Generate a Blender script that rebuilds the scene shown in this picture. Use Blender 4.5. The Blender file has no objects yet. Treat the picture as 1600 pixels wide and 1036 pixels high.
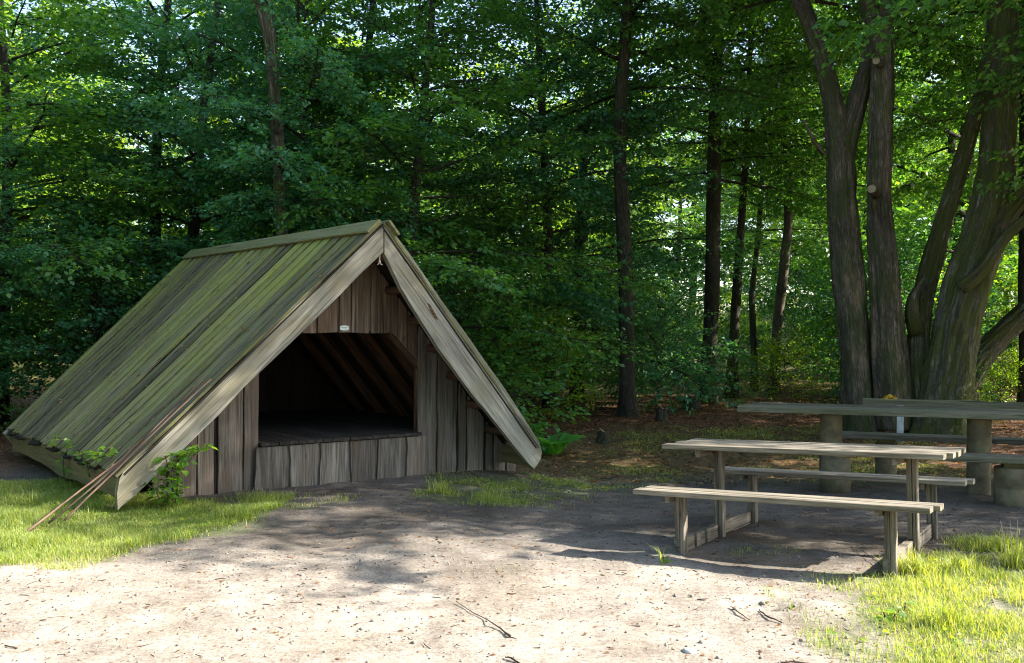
import bpy, math, random
import numpy as np
from mathutils import Vector, Matrix
R_ = math.radians
scene = bpy.context.scene
COL = scene.collection
rng = np.random.default_rng(7)
random.seed(7)

# ------------------------------------------------------------------ camera
FPX, YH, HC, ROLL = 1550.0, 512.7, 1.628, 0.008
PITCH = math.atan((YH - 518) / FPX)
cam = bpy.data.cameras.new('camera'); camo = bpy.data.objects.new('camera', cam); COL.objects.link(camo)
cam.sensor_width = 36.0; cam.lens = FPX / 1600 * 36.0; cam.clip_start = 0.05; cam.clip_end = 2000
camo.matrix_world = (Matrix.Translation((0, 0, HC)) @ Matrix.Rotation(math.pi / 2 + PITCH, 4, 'X') @ Matrix.Rotation(ROLL, 4, 'Z'))
scene.camera = camo
# ------------------------------------------------------------------ sky and sun
KX, KY = -1.306, -0.096
SUN_EL = math.atan(1 / math.hypot(KX, KY))
w = bpy.data.worlds.new("World"); scene.world = w; w.use_nodes = True
nt = w.node_tree; bg = nt.nodes['Background']
sky = nt.nodes.new('ShaderNodeTexSky'); sky.sky_type = 'NISHITA'; sky.sun_disc = False
sky.sun_elevation = SUN_EL
to_sun = Vector((-KX, -KY, 1)).normalized()
sky.sun_rotation = math.atan2(to_sun.x, to_sun.y)
sky.air_density = 1.0; sky.dust_density = 1.5; sky.ozone_density = 1.0
nt.links.new(sky.outputs[0], bg.inputs[0]); bg.inputs[1].default_value = 0.135
sl = bpy.data.lights.new('sun', 'SUN'); so = bpy.data.objects.new('sun', sl); COL.objects.link(so)
sl.energy = 5.0; sl.angle = R_(0.5); sl.color = (1.0, 0.94, 0.84)
so.rotation_euler = (-to_sun).to_track_quat('-Z', 'Y').to_euler(); so.location = (20, 2, 16)
vs = scene.view_settings
scene.display_settings.display_device = 'sRGB'
vs.view_transform = 'Standard'; vs.look = 'None'; vs.gamma = 1; vs.exposure = 2.0; vs.use_curve_mapping = False
cy = scene.cycles
cy.max_bounces = 7; cy.diffuse_bounces = 4; cy.glossy_bounces = 2; cy.transmission_bounces = 4
cy.transparent_max_bounces = 4; cy.caustics_reflective = False; cy.caustics_refractive = False
cy.sample_clamp_indirect = 6; cy.filter_width = 1.1

# ------------------------------------------------------------------ measuring helpers (photo pixel -> place)
def ray(x, y):
    a = x - 800; b = y - 518; c_, s_ = math.cos(ROLL), math.sin(ROLL)
    a, b = a * c_ + b * s_, -a * s_ + b * c_
    z2 = -b / FPX; ct, st = math.cos(PITCH), math.sin(PITCH)
    return np.array([a / FPX, ct - z2 * st, st + z2 * ct])
def gr(x, y, z=0.0):
    d = ray(x, y); return d * ((z - HC) / d[2]) + np.array([0, 0, HC])
def at(x, y, Y):
    d = ray(x, y); return d * (Y / d[1]) + np.array([0, 0, HC])

_grids = {}
def vnoise(x, y, scale, seed=0):
    if seed not in _grids: _grids[seed] = np.random.default_rng(1000 + seed).random((256, 256))
    g = _grids[seed]; X = np.asarray(x) / scale + 71.3; Y = np.asarray(y) / scale + 39.7
    xi = np.floor(X).astype(int); yi = np.floor(Y).astype(int); fx = X - xi; fy = Y - yi
    fx = fx * fx * (3 - 2 * fx); fy = fy * fy * (3 - 2 * fy)
    a = g[xi % 256, yi % 256]; b = g[(xi + 1) % 256, yi % 256]; c = g[xi % 256, (yi + 1) % 256]; d = g[(xi + 1) % 256, (yi + 1) % 256]
    return (a * (1 - fx) + b * fx) * (1 - fy) + (c * (1 - fx) + d * fx) * fy - 0.5
def sstep(a, b, x):
    t = np.clip((np.asarray(x, float) - a) / (b - a), 0, 1); return t * t * (3 - 2 * t)
def gz(x, y):
    x = np.asarray(x, float); y = np.asarray(y, float)
    pl = 0.0146 * (x - 2.27) - 0.0395 * (y - 7.54)
    z = pl * sstep(-0.9, 1.2, x) * (1 - sstep(8, 12, x)) * sstep(3, 6, y) * (1 - sstep(12, 15, y))
    z = z + 0.10 * vnoise(x, y, 6.0, 1) * sstep(11, 16, y) + 0.05 * vnoise(x, y, 2.2, 2) * sstep(12, 15, y)
    hill = sstep(9, 17, x - 0.05 * (y - 18)) * sstep(14, 22, y)
    z = z + 2.6 * hill + 0.012 * np.clip(y - 20, 0, 60)
    return z
def gmicro(x, y):
    x = np.asarray(x, float); y = np.asarray(y, float); ft = 0 * x
    for (cx_, cy_, ca, sa, dd) in FEET:
        dx = x - cx_; dy = y - cy_; a_ = (dx * ca + dy * sa) / 0.14; b_ = (-dx * sa + dy * ca) / 0.05; q = a_ * a_ + b_ * b_
        ft = ft - dd * np.exp(-q * q) + 0.4 * dd * np.exp(-(np.sqrt(q) - 1.45) ** 2 * 5)
    return ft + gmicro0(x, y)
_rf = np.random.default_rng(321); FEET = []
for _ in range(46):
    a_ = _rf.uniform(0, 6.28); FEET.append((_rf.uniform(-4.2, 3.2), _rf.uniform(4.2, 7.6), math.cos(a_), math.sin(a_), _rf.uniform(0.006, 0.014)))
def gmicro0(x, y):
    hx, hy = gr(1200, 968)[:2]; d2 = (np.asarray(x) - hx) ** 2 / 0.02 + (np.asarray(y) - hy) ** 2 / 0.008
    return 0.030 * vnoise(x, y, 0.6, 3) + 0.016 * vnoise(x, y, 0.22, 4) + 0.013 * vnoise(x, y, 0.10, 5) - 0.05 * np.exp(-d2) + 0.02 * np.exp(-(np.sqrt(d2) - 1.9) ** 2)
def gzz(x, y): return float(gz(x, y) + gmicro(x, y))

# ------------------------------------------------------------------ materials
def newmat(name):
    m = bpy.data.materials.new(name); m.use_nodes = True; t = m.node_tree
    return m, t, t.nodes['Principled BSDF']
def N(t, k, **kw):
    n = t.nodes.new(k)
    for a, b in kw.items():
        if a == 'inp':
            for i, v in b.items(): n.inputs[i].default_value = v
        else: setattr(n, a, b)
    return n
def ramp(t, fac, stops, interp='LINEAR'):
    r = N(t, 'ShaderNodeValToRGB'); r.color_ramp.interpolation = interp
    el = r.color_ramp.elements
    while len(el) < len(stops): el.new(0.5)
    for e, (p, c) in zip(el, stops):
        e.position = p; e.color = (*c, 1) if len(c) == 3 else c
    t.links.new(fac, r.inputs[0]); return r.outputs[0]
def mix(t, fac, a, b, mode='MIX'):
    m = N(t, 'ShaderNodeMix', data_type='RGBA', blend_type=mode)
    for s, v in ((0, fac), (6, a), (7, b)):
        if hasattr(v, 'is_output'): t.links.new(v, m.inputs[s])
        else: m.inputs[s].default_value = v if s == 0 else (*v, 1)
    return m.outputs[2]
def mth(t, op, a, b=0.0, clamp=False):
    m = N(t, 'ShaderNodeMath', operation=op, use_clamp=clamp)
    for s, v in ((0, a), (1, b)):
        if hasattr(v, 'is_output'): t.links.new(v, m.inputs[s])
        else: m.inputs[s].default_value = v
    return m.outputs[0]
def noise(t, vec, scale, detail=4, rough=0.6, dist=0.0):
    n = N(t, 'ShaderNodeTexNoise'); n.inputs['Scale'].default_value = scale; n.inputs['Detail'].default_value = detail
    n.inputs['Roughness'].default_value = rough; n.inputs['Distortion'].default_value = dist
    if vec is not None: t.links.new(vec, n.inputs['Vector'])
    return n.outputs['Fac']
def attr(t, name, out='Fac'):
    return N(t, 'ShaderNodeAttribute', attribute_name=name).outputs[out]
def vmul(t, vec, s):
    m = N(t, 'ShaderNodeVectorMath', operation='MULTIPLY'); t.links.new(vec, m.inputs[0]); m.inputs[1].default_value = s
    return m.outputs[0]
def bump(t, b, h, strength, dist):
    n = N(t, 'ShaderNodeBump'); n.inputs['Strength'].default_value = strength; n.inputs['Distance'].default_value = dist
    t.links.new(h, n.inputs['Height']); t.links.new(n.outputs[0], b.inputs['Normal'])

def wood_mat(name, dark, light, tint=None, tint_amt=0.0, moss=None, moss_amt=0.0, rough=0.85, vary=0.35, bumps=0.5):
    m, t, b = newmat(name)
    g = attr(t, 'grain', 'Vector')
    fine = noise(t, vmul(t, g, (2.6, 120, 120)), 1.0, 6, 0.72, 0.3)
    wave = noise(t, vmul(t, g, (0.9, 16, 16)), 1.0, 4, 0.6, 0.8)
    stain = noise(t, vmul(t, g, (1.6, 5, 5)), 1.0, 3, 0.55)
    f = mth(t, 'ADD', mth(t, 'MULTIPLY', fine, 0.6), mth(t, 'MULTIPLY', wave, 0.45))
    c = ramp(t, f, [(0.37, tuple(x * 0.6 for x in dark)), (0.45, dark), (0.62, light)])
    if tint: c = mix(t, mth(t, 'MULTIPLY', ramp(t, stain, [(0.42, (0, 0, 0)), (0.62, (1, 1, 1))]), tint_amt), c, tint)
    if moss:
        mo = noise(t, vmul(t, g, (2.4, 9, 9)), 1.0, 6, 0.75)
        mf = mth(t, 'MULTIPLY', ramp(t, mth(t, 'ADD', mo, mth(t, 'MULTIPLY', mth(t, 'SUBTRACT', attr(t, 'rnd'), 0.5), 0.14)), [(0.36, (0, 0, 0)), (0.6, (1, 1, 1))]), moss_amt)
        mf = mth(t, 'MULTIPLY', mf, attr(t, 'wet'))
        c = mix(t, mf, c, moss)
    kn = N(t, 'ShaderNodeTexVoronoi'); kn.inputs['Scale'].default_value = 1.0
    t.links.new(vmul(t, g, (1.9, 5.2, 5.2)), kn.inputs['Vector'])
    kf = ramp(t, kn.outputs['Distance'], [(0.045, (1, 1, 1)), (0.085, (0, 0, 0))])
    c = mix(t, mth(t, 'MULTIPLY', kf, 0.65), c, tuple(x * 0.45 for x in dark))
    ck = noise(t, vmul(t, g, (0.7, 42, 42)), 1.0, 2, 0.5, 0.2)
    c = mix(t, ramp(t, ck, [(0.30, (0.75,) * 3), (0.345, (0, 0, 0))]), c, tuple(x * 0.3 for x in dark))
    c = mix(t, 1.0, c, ramp(t, attr(t, 'rnd'), [(0, (1 - vary,) * 3), (1, (1 + vary * 0.4,) * 3)]), 'MULTIPLY')
    t.links.new(c, b.inputs['Base Color']); b.inputs['Roughness'].default_value = rough
    b.inputs['Specular IOR Level'].default_value = 0.25
    bump(t, b, mth(t, 'SUBTRACT', f, mth(t, 'MULTIPLY', kf, 0.2)), bumps, 0.006)
    return m

def bark_mat(name, dark, light, moss=(0.05, 0.075, 0.015), moss_amt=0.5, bare=None, fis=1.0, bare_amt=0.8):
    m, t, b = newmat(name)
    g = attr(t, 'grain', 'Vector')
    v = N(t, 'ShaderNodeTexVoronoi', feature='DISTANCE_TO_EDGE'); v.inputs['Scale'].default_value = 1.0
    warp = N(t, 'ShaderNodeVectorMath', operation='ADD')
    nn = N(t, 'ShaderNodeTexNoise'); nn.inputs['Scale'].default_value = 9; t.links.new(g, nn.inputs['Vector'])
    t.links.new(vmul(t, g, (4.5 * fis, 26 * fis, 26 * fis)), warp.inputs[0]); t.links.new(vmul(t, nn.outputs['Color'], (1.2, 1.8, 1.8)), warp.inputs[1])
    t.links.new(warp.outputs[0], v.inputs['Vector'])
    fz = noise(t, vmul(t, g, (9, 60, 60)), 1.0, 5, 0.7)
    rg = noise(t, vmul(t, g, (2.6 * fis, 34 * fis, 34 * fis)), 1.0, 5, 0.62, 1.1)
    rg = mth(t, 'MULTIPLY', mth(t, 'ABSOLUTE', mth(t, 'SUBTRACT', rg, 0.5)), 3.4)
    h = mth(t, 'ADD', mth(t, 'ADD', mth(t, 'MULTIPLY', v.outputs['Distance'], 0.35), mth(t, 'MULTIPLY', fz, 0.45)), mth(t, 'MULTIPLY', rg, 0.55))
    c = ramp(t, h, [(0.18, tuple(x * 0.35 for x in dark)), (0.42, dark), (0.85, light)])
    pat = noise(t, vmul(t, g, (1.3, 4, 4)), 1.0, 4, 0.6)
    bigp = noise(t, vmul(t, g, (0.9, 2.2, 2.2)), 1.0, 4, 0.6)
    c = mix(t, 1.0, c, ramp(t, bigp, [(0.34, (0.55, 0.52, 0.5)), (0.5, (1, 1, 1)), (0.66, (1.45, 1.42, 1.35))]), 'MULTIPLY')
    if bare: c = mix(t, mth(t, 'MULTIPLY', ramp(t, pat, [(0.58, (0, 0, 0)), (0.74, (1, 1, 1))]), bare_amt), c, bare)
    mo = noise(t, vmul(t, g, (1.6, 5.5, 5.5)), 1.3, 5, 0.65)
    mf = mth(t, 'MULTIPLY', ramp(t, mth(t, 'ADD', mo, mth(t, 'MULTIPLY', attr(t, 'wet'), 0.22)), [(0.50, (0, 0, 0)), (0.66, (1, 1, 1))]), moss_amt)
    c = mix(t, mf, c, moss)
    t.links.new(c, b.inputs['Base Color']); b.inputs['Roughness'].default_value = 0.92
    b.inputs['Specular IOR Level'].default_value = 0.2
    bump(t, b, h, 1.0, 0.045)
    return m

def leaf_mat(name, c0, c1, c2, trans=0.42, gloss=0.36, warm=1.25, k=2.5):
    m, t, b = newmat(name)
    r = attr(t, 'rnd')
    geo = N(t, 'ShaderNodeNewGeometry')
    big = noise(t, geo.outputs['Position'], 0.55, 2, 0.5)
    f = mth(t, 'ADD', mth(t, 'MULTIPLY', r, 0.75), mth(t, 'MULTIPLY', mth(t, 'SUBTRACT', big, 0.36), 0.9), True)
    c = ramp(t, f, [(0.0, c0), (0.5, c1), (1.0, c2)])
    t.links.new(c, b.inputs['Base Color']); b.inputs['Roughness'].default_value = gloss
    b.inputs['Specular IOR Level'].default_value = 0.4
    tr = N(t, 'ShaderNodeBsdfTranslucent')
    t.links.new(mix(t, 1.0, c, (k * warm, k, 0.24 * k), 'MULTIPLY'), tr.inputs[0])
    ms = N(t, 'ShaderNodeMixShader'); ms.inputs[0].default_value = trans
    t.links.new(b.outputs[0], ms.inputs[1]); t.links.new(tr.outputs[0], ms.inputs[2])
    t.links.new(ms.outputs[0], t.nodes['Material Output'].inputs['Surface'])
    return m
def plain_mat(name, c, rough=0.6, metal=0.0, var=0.25, sc=30):
    m, t, b = newmat(name)
    tc = N(t, 'ShaderNodeTexCoord'); n = noise(t, tc.outputs['Object'], sc, 4)
    t.links.new(ramp(t, n, [(0.3, tuple(x * (1 - var) for x in c)), (0.7, tuple(min(1, x * (1 + var)) for x in c))]), b.inputs['Base Color'])
    b.inputs['Roughness'].default_value = rough; b.inputs['Metallic'].default_value = metal
    bump(t, b, n, 0.3, 0.004)
    return m

M = {}
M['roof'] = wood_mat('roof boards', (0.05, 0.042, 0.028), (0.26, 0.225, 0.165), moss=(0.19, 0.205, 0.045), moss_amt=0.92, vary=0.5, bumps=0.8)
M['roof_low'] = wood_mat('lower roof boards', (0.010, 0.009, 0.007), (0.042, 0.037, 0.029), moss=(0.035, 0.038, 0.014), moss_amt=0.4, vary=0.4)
M['barge'] = wood_mat('bargeboard wood', (0.14, 0.13, 0.105), (0.36, 0.34, 0.275), tint=(0.17, 0.145, 0.08), tint_amt=0.6, vary=0.1)
M['eave'] = wood_mat('eave board wood', (0.11, 0.085, 0.04), (0.21, 0.165, 0.08), tint=(0.10, 0.10, 0.04), tint_amt=0.5, vary=0.1)
M['wall'] = wood_mat('weathered wall boards', (0.075, 0.062, 0.05), (0.235, 0.208, 0.175), tint=(0.15, 0.105, 0.075), tint_amt=0.5, vary=0.35)
M['fresh'] = wood_mat('sheltered brown wood', (0.05, 0.026, 0.015), (0.15, 0.08, 0.045), vary=0.3)
M['gable'] = wood_mat('upper gable boards', (0.07, 0.048, 0.034), (0.25, 0.19, 0.14), tint=(0.13, 0.08, 0.05), tint_amt=0.8, vary=0.35)
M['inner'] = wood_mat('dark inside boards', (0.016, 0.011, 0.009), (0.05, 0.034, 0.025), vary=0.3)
M['ridge'] = wood_mat('ridge board wood', (0.10, 0.092, 0.05), (0.24, 0.22, 0.13), moss=(0.14, 0.155, 0.045), moss_amt=0.75, vary=0.1)
M['table'] = wood_mat('bleached table planks', (0.095, 0.080, 0.060), (0.33, 0.285, 0.22), tint=(0.14, 0.115, 0.075), tint_amt=0.5, vary=0.2)
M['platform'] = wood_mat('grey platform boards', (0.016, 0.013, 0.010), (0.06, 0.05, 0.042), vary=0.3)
M['leg'] = wood_mat('grey table legs', (0.09, 0.072, 0.053), (0.28, 0.24, 0.19), vary=0.15)
M['old'] = wood_mat('old dark table slabs', (0.06, 0.052, 0.038), (0.21, 0.185, 0.14), moss=(0.09, 0.10, 0.04), moss_amt=0.5, vary=0.3)
M['stick'] = wood_mat('reddish bare branch', (0.10, 0.055, 0.038), (0.27, 0.18, 0.125), vary=0.3)
M['twig'] = wood_mat('dead twig', (0.045, 0.03, 0.022), (0.14, 0.10, 0.075), vary=0.4)
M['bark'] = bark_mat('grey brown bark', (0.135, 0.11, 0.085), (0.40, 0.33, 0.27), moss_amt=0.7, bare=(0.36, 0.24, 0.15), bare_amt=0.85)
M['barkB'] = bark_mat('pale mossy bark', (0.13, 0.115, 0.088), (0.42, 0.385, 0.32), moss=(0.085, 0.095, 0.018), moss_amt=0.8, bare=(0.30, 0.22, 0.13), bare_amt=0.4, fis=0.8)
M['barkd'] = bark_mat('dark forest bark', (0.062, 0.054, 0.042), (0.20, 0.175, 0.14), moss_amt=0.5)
M['cut'] = plain_mat('cut wood', (0.26, 0.20, 0.12), 0.8, sc=40)
M['leafA'] = leaf_mat('beech leaves', (0.036, 0.115, 0.030), (0.062, 0.18, 0.040), (0.125, 0.26, 0.045))
M['leafB'] = leaf_mat('blue green leaves', (0.028, 0.115, 0.058), (0.048, 0.17, 0.080), (0.085, 0.235, 0.085), trans=0.33, gloss=0.34)
M['leafC'] = leaf_mat('light green leaves', (0.06, 0.14, 0.02), (0.11, 0.22, 0.03), (0.19, 0.30, 0.04), trans=0.5)
M['grass'] = leaf_mat(k=2.1, name='grass blades', c0=(0.08, 0.14, 0.025), c1=(0.19, 0.26, 0.055), c2=(0.42, 0.42, 0.17), trans=0.4, gloss=0.5, warm=1.1)
M['fern'] = leaf_mat('fern fronds', (0.05, 0.20, 0.05), (0.08, 0.28, 0.06), (0.12, 0.34, 0.07), trans=0.45)
M['dry'] = leaf_mat('dry leaves', (0.07, 0.035, 0.018), (0.17, 0.085, 0.045), (0.34, 0.20, 0.12), trans=0.2, gloss=0.6)
M['straw'] = leaf_mat('dead straw', (0.22, 0.17, 0.08), (0.36, 0.29, 0.15), (0.5, 0.43, 0.26), trans=0.2, gloss=0.6, k=1.5)
M['plate'] = plain_mat('pale enamel plate', (0.62, 0.70, 0.66), 0.35, sc=60, var=0.08)
M['ink'] = plain_mat('dark lettering', (0.10, 0.14, 0.13), 0.6)
M['metal'] = plain_mat('galvanised metal', (0.42, 0.46, 0.48), 0.5, metal=0.5)
M['fungus'] = plain_mat('yellow fungus', (0.65, 0.42, 0.04), 0.7)
M['stone'] = plain_mat('pale stone', (0.5, 0.47, 0.43), 0.85)
M['bone'] = plain_mat('pale hook', (0.33, 0.29, 0.22), 0.6)
M['concrete'] = plain_mat('mossy concrete pipe', (0.135, 0.11, 0.062), 0.9, var=0.5, sc=7)

def ground_mat():
    m, t, b = newmat('forest clearing ground')
    P = N(t, 'ShaderNodeNewGeometry').outputs['Position']
    a = noise(t, P, 2.2, 6, 0.62); f = noise(t, P, 42, 8, 0.75); mid = noise(t, P, 9, 5, 0.65)
    dirt = ramp(t, a, [(0.3, (0.19, 0.163, 0.138)), (0.5, (0.28, 0.243, 0.206)), (0.7, (0.35, 0.312, 0.268))])
    dirt = mix(t, 0.9, dirt, ramp(t, f, [(0.34, (0.45, 0.42, 0.40)), (0.5, (0.95, 0.94, 0.93)), (0.66, (1.25, 1.24, 1.22))]), 'MULTIPLY')
    dirt = mix(t, 0.6, dirt, ramp(t, mid, [(0.3, (0.68, 0.64, 0.62)), (0.6, (1.1, 1.1, 1.1))]), 'MULTIPLY')
    dirt = mix(t, 1.0, dirt, ramp(t, attr(t, 'damp_shade'), [(0.0, (1.10, 1.11, 1.10)), (1.0, (0.39, 0.39, 0.39))]), 'MULTIPLY')  # darker earth beyond the foreground; part of the shade is in this colour
    loose = noise(t, P, 0.9, 5, 0.6, 0.6)
    dirt = mix(t, 0.8, dirt, ramp(t, loose, [(0.38, (0.72, 0.69, 0.66)), (0.5, (1.0, 1.0, 1.0)), (0.62, (1.14, 1.13, 1.12))]), 'MULTIPLY')
    v = N(t, 'ShaderNodeTexVoronoi'); v.inputs['Scale'].default_value = 30; t.links.new(P, v.inputs['Vector'])
    dirt = mix(t, ramp(t, v.outputs['Distance'], [(0.06, (0.75,) * 3), (0.12, (0, 0, 0))]), dirt, (0.085, 0.062, 0.05))
    v2 = N(t, 'ShaderNodeTexVoronoi'); v2.inputs['Scale'].default_value = 22; t.links.new(P, v2.inputs['Vector'])
    lit = mix(t, 1.0, ramp(t, f, [(0.3, (0.035, 0.022, 0.014)), (0.7, (0.15, 0.085, 0.05))]), ramp(t, v2.outputs['Color'], [(0.1, (0.5, 0.5, 0.5)), (0.9, (1.9, 1.7, 1.6))]), 'MULTIPLY')
    c = mix(t, attr(t, 'litter'), dirt, lit)
    gr_ = ramp(t, f, [(0.3, (0.035, 0.055, 0.012)), (0.7, (0.10, 0.13, 0.03))])
    c = mix(t, mth(t, 'MULTIPLY', attr(t, 'green'), ramp(t, mid, [(0.35, (0.2,) * 3), (0.6, (1, 1, 1))])), c, gr_)
    t.links.new(c, b.inputs['Base Color']); b.inputs['Roughness'].default_value = 0.95; b.inputs['Specular IOR Level'].default_value = 0.15
    bump(t, b, mth(t, 'ADD', f, mth(t, 'MULTIPLY', mid, 0.8)), 0.8, 0.016)
    return m
M['ground'] = ground_mat()

# ------------------------------------------------------------------ object helpers
def link(name, me, mat, parent=None):
    o = bpy.data.objects.new(name, me); COL.objects.link(o)
    if mat is not None and not me.materials: me.materials.append(mat)
    if parent is not None: o.parent = parent
    return o
def tag(o, label=None, cat=None, group=None, kind=None):
    if label: o['label'] = label
    if cat: o['category'] = cat
    if group: o['group'] = group
    if kind: o['kind'] = kind
    return o
def thing(name, label, cat, loc=(0, 0, 0), rz=0, group=None):
    o = bpy.data.objects.new(name, None); COL.objects.link(o); o.location = loc; o.rotation_euler = (0, 0, rz)
    o.empty_display_size = 0.2
    return tag(o, label, cat, group)

def raw_mesh(name, V, faces, nper=None, attrs=None, smooth=False):
    """V (n,3); faces: (m,k) array. attrs: dict name->(n,) or (n,3) point attribute"""
    me = bpy.data.meshes.new(name)
    V = np.asarray(V, np.float32); F = np.asarray(faces, np.int32)
    me.vertices.add(len(V)); me.vertices.foreach_set('co', V.ravel())
    k = F.shape[1]
    me.loops.add(F.size); me.loops.foreach_set('vertex_index', F.ravel())
    me.polygons.add(len(F)); me.polygons.foreach_set('loop_start', np.arange(0, F.size, k, dtype=np.int32))
    me.polygons.foreach_set('loop_total', np.full(len(F), k, np.int32))
    me.update(calc_edges=True)
    if smooth: me.polygons.foreach_set('use_smooth', np.ones(len(F), bool))
    for a, v in (attrs or {}).items():
        v = np.asarray(v, np.float32)
        if v.ndim == 1: me.attributes.new(a, 'FLOAT', 'POINT').data.foreach_set('value', v)
        else: me.attributes.new(a, 'FLOAT_VECTOR', 'POINT').data.foreach_set('vector', v.ravel())
    return me

class MB:
    def __init__(s): s.V = []; s.F = []; s.G = []; s.R = []; s.W = []
    def _add(s, V, F, G, r, wet=1.0):
        b = len(s.V)
        s.V += [tuple(v) for v in V]; s.G += [tuple(g) for g in G]
        s.R += [r] * len(V); s.W += list(wet) if hasattr(wet, '__len__') else [wet] * len(V)
        s.F += [tuple(b + i for i in f) for f in F]
    def sweep(s, rings, gr_, r, wet=1.0, caps=True):
        n = len(rings); k = len(rings[0]); V = [p for ring in rings for p in ring]; G = [p for ring in gr_ for p in ring]
        F = []
        for i in range(n - 1):
            for j in range(k):
                j2 = (j + 1) % k; F.append((i * k + j, i * k + j2, (i + 1) * k + j2, (i + 1) * k + j))
        if caps: F.append(tuple(range(k))[::-1]); F.append(tuple((n - 1) * k + j for j in range(k)))
        s._add(V, F, G, r, wet)
    def plank(s, p0, p1, wdir, W, T, nseg=1, wob=0.0, bev=0.004, W2=None, bow=0.0, wet=1.0, twist=0.0):
        """board from p0 to p1 (centre line), wdir: width direction; thickness direction is their cross product"""
        p0, p1 = Vector(p0), Vector(p1); d = (p1 - p0); L = d.length; d = d.normalized()
        wd = Vector(wdir); wd = (wd - d * wd.dot(d)).normalized(); td = d.cross(wd)
        r = random.random(); off = (random.random() * 50, random.random() * 50, random.random() * 50)
        rings = []; gs = []; wets = []
        ph = [random.random() * 6 for _ in range(4)]
        for i in range(nseg + 1):
            f = i / nseg; l = f * L; ww = (W if W2 is None else W + (W2 - W) * f) / 2
            a = wob * (math.sin(l * 5 + ph[0]) + 0.6 * math.sin(l * 13 + ph[1]) + 0.4 * math.sin(l * 29 + ph[2]))
            b = wob * (math.sin(l * 4.3 + ph[2]) + 0.6 * math.sin(l * 15 + ph[3]) + 0.4 * math.sin(l * 31 + ph[1]))
            c = p0 + d * l + td * (bow * math.sin(math.pi * f) + twist * math.sin(l * 3 + ph[1]))
            lo, hi = -ww + a, ww + b; t2 = T / 2; e = min(bev, T * 0.3)
            cs = [(lo + e, -t2), (hi - e, -t2), (hi, -t2 + e), (hi, t2 - e), (hi - e, t2), (lo + e, t2), (lo, t2 - e), (lo, -t2 + e)]
            rings.append([c + wd * x + td * y for x, y in cs])
            gs.append([(l + off[0], x + off[1], y + off[2]) for x, y in cs])
            wets += [wet if not hasattr(wet, '__len__') else wet[0] + (wet[1] - wet[0]) * f] * 8
        s.sweep(rings, gs, r, wets)
    def tube(s, pts, rad, k=8, rough=0.0, caps=True, seed=0, wet=0.0, flare=None, ridge=0.0):
        pts = [Vector(p) for p in pts]; n = len(pts); rings = []; gs = []; wets = []
        t0 = (pts[1] - pts[0]).normalized(); up = Vector((0, 1, 0)) if abs(t0.y) < 0.9 else Vector((1, 0, 0))
        x = t0.cross(up).normalized(); l = random.random() * 20; lo = random.random() * 9; l0 = l
        for i in range(n):
            t = (pts[min(i + 1, n - 1)] - pts[max(i - 1, 0)]).normalized()
            x = (x - t * x.dot(t)).normalized(); y = t.cross(x)
            if i: l += (pts[i] - pts[i - 1]).length
            ring = []; g = []
            for j in range(k):
                an = 2 * math.pi * j / k; rr = rad[i]
                if rough:
                    nz = float(vnoise(an * 1.6 + seed, (l - l0) * 0.5, 0.55, 11)) + 0.6 * float(vnoise(an * 5 + seed, (l - l0) * 1.1, 0.4, 12))
                    nz += ridge * (float(vnoise(an * 9 + seed, (l - l0) * 0.9, 0.7, 13)) if j else float(vnoise(seed, (l - l0) * 0.9, 0.7, 13)))
                    rr *= 1 + rough * nz
                if flare: rr *= 1 + flare * math.exp(-(l - l0) / 0.35) * (0.5 + 0.5 * math.sin(an * 5 + seed)) ** 1
                ring.append(pts[i] + x * (math.cos(an) * rr) + y * (math.sin(an) * rr))
                g.append((l, lo + math.cos(an) * rad[i], lo + math.sin(an) * rad[i]))
            rings.append(ring); gs.append(g); wets += [wet] * k
        s.sweep(rings, gs, random.random(), wets, caps)
    def prism(s, poly, fr, v0, v1, grain_dir=None):
        """extrude a 2D polygon (u,z) between depths; fr maps (u,v,z)->world; fan-free ngon faces"""
        n = len(poly); r = random.random(); a = random.random() * 9
        V = [fr(u, v0, z) for u, z in poly] + [fr(u, v1, z) for u, z in poly]
        gd = grain_dir or (1, 0)
        def g(u, z, v): return (u * gd[0] + z * gd[1] + a, -u * gd[1] + z * gd[0], v + a)
        G = [g(u, z, v0) for u, z in poly] + [g(u, z, v1) for u, z in poly]
        F = [tuple(range(n)), tuple(range(2 * n - 1, n - 1, -1))] + [(i, (i + 1) % n + 0, (i + 1) % n + n, i + n)[::-1] for i in range(n)]
        s._add(V, F, G, r)
    def build(s, name, mat, parent=None, smooth=False):
        me = bpy.data.meshes.new(name); me.from_pydata(s.V, [], s.F)
        me.attributes.new('grain', 'FLOAT_VECTOR', 'POINT').data.foreach_set('vector', np.array(s.G, np.float32).ravel())
        me.attributes.new('rnd', 'FLOAT', 'POINT').data.foreach_set('value', np.array(s.R, np.float32))
        me.attributes.new('wet', 'FLOAT', 'POINT').data.foreach_set('value', np.array(s.W, np.float32))
        if smooth: me.polygons.foreach_set('use_smooth', np.ones(len(me.polygons), bool))
        me.update()
        if parent is not None:      # vertices are in world space: undo the parent's transform
            me.transform(pm(parent).inverted())
        return link(name, me, mat, parent)
def pm(o):
    m = Matrix.LocRotScale(o.location, o.rotation_euler, o.scale)
    return pm(o.parent) @ m if o.parent else m

def inpoly(P, poly):
    x, y = P[:, 0], P[:, 1]; c = np.zeros(len(P), bool); n = len(poly)
    for i in range(n):
        x1, y1 = poly[i]; x2, y2 = poly[(i + 1) % n]
        h = ((y1 > y) != (y2 > y)) & (x < (x2 - x1) * (y - y1) / (y2 - y1 + 1e-12) + x1); c ^= h
    return c
def gpoly(px):
    return [tuple(gr(x, y)[:2]) for x, y in px]

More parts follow.
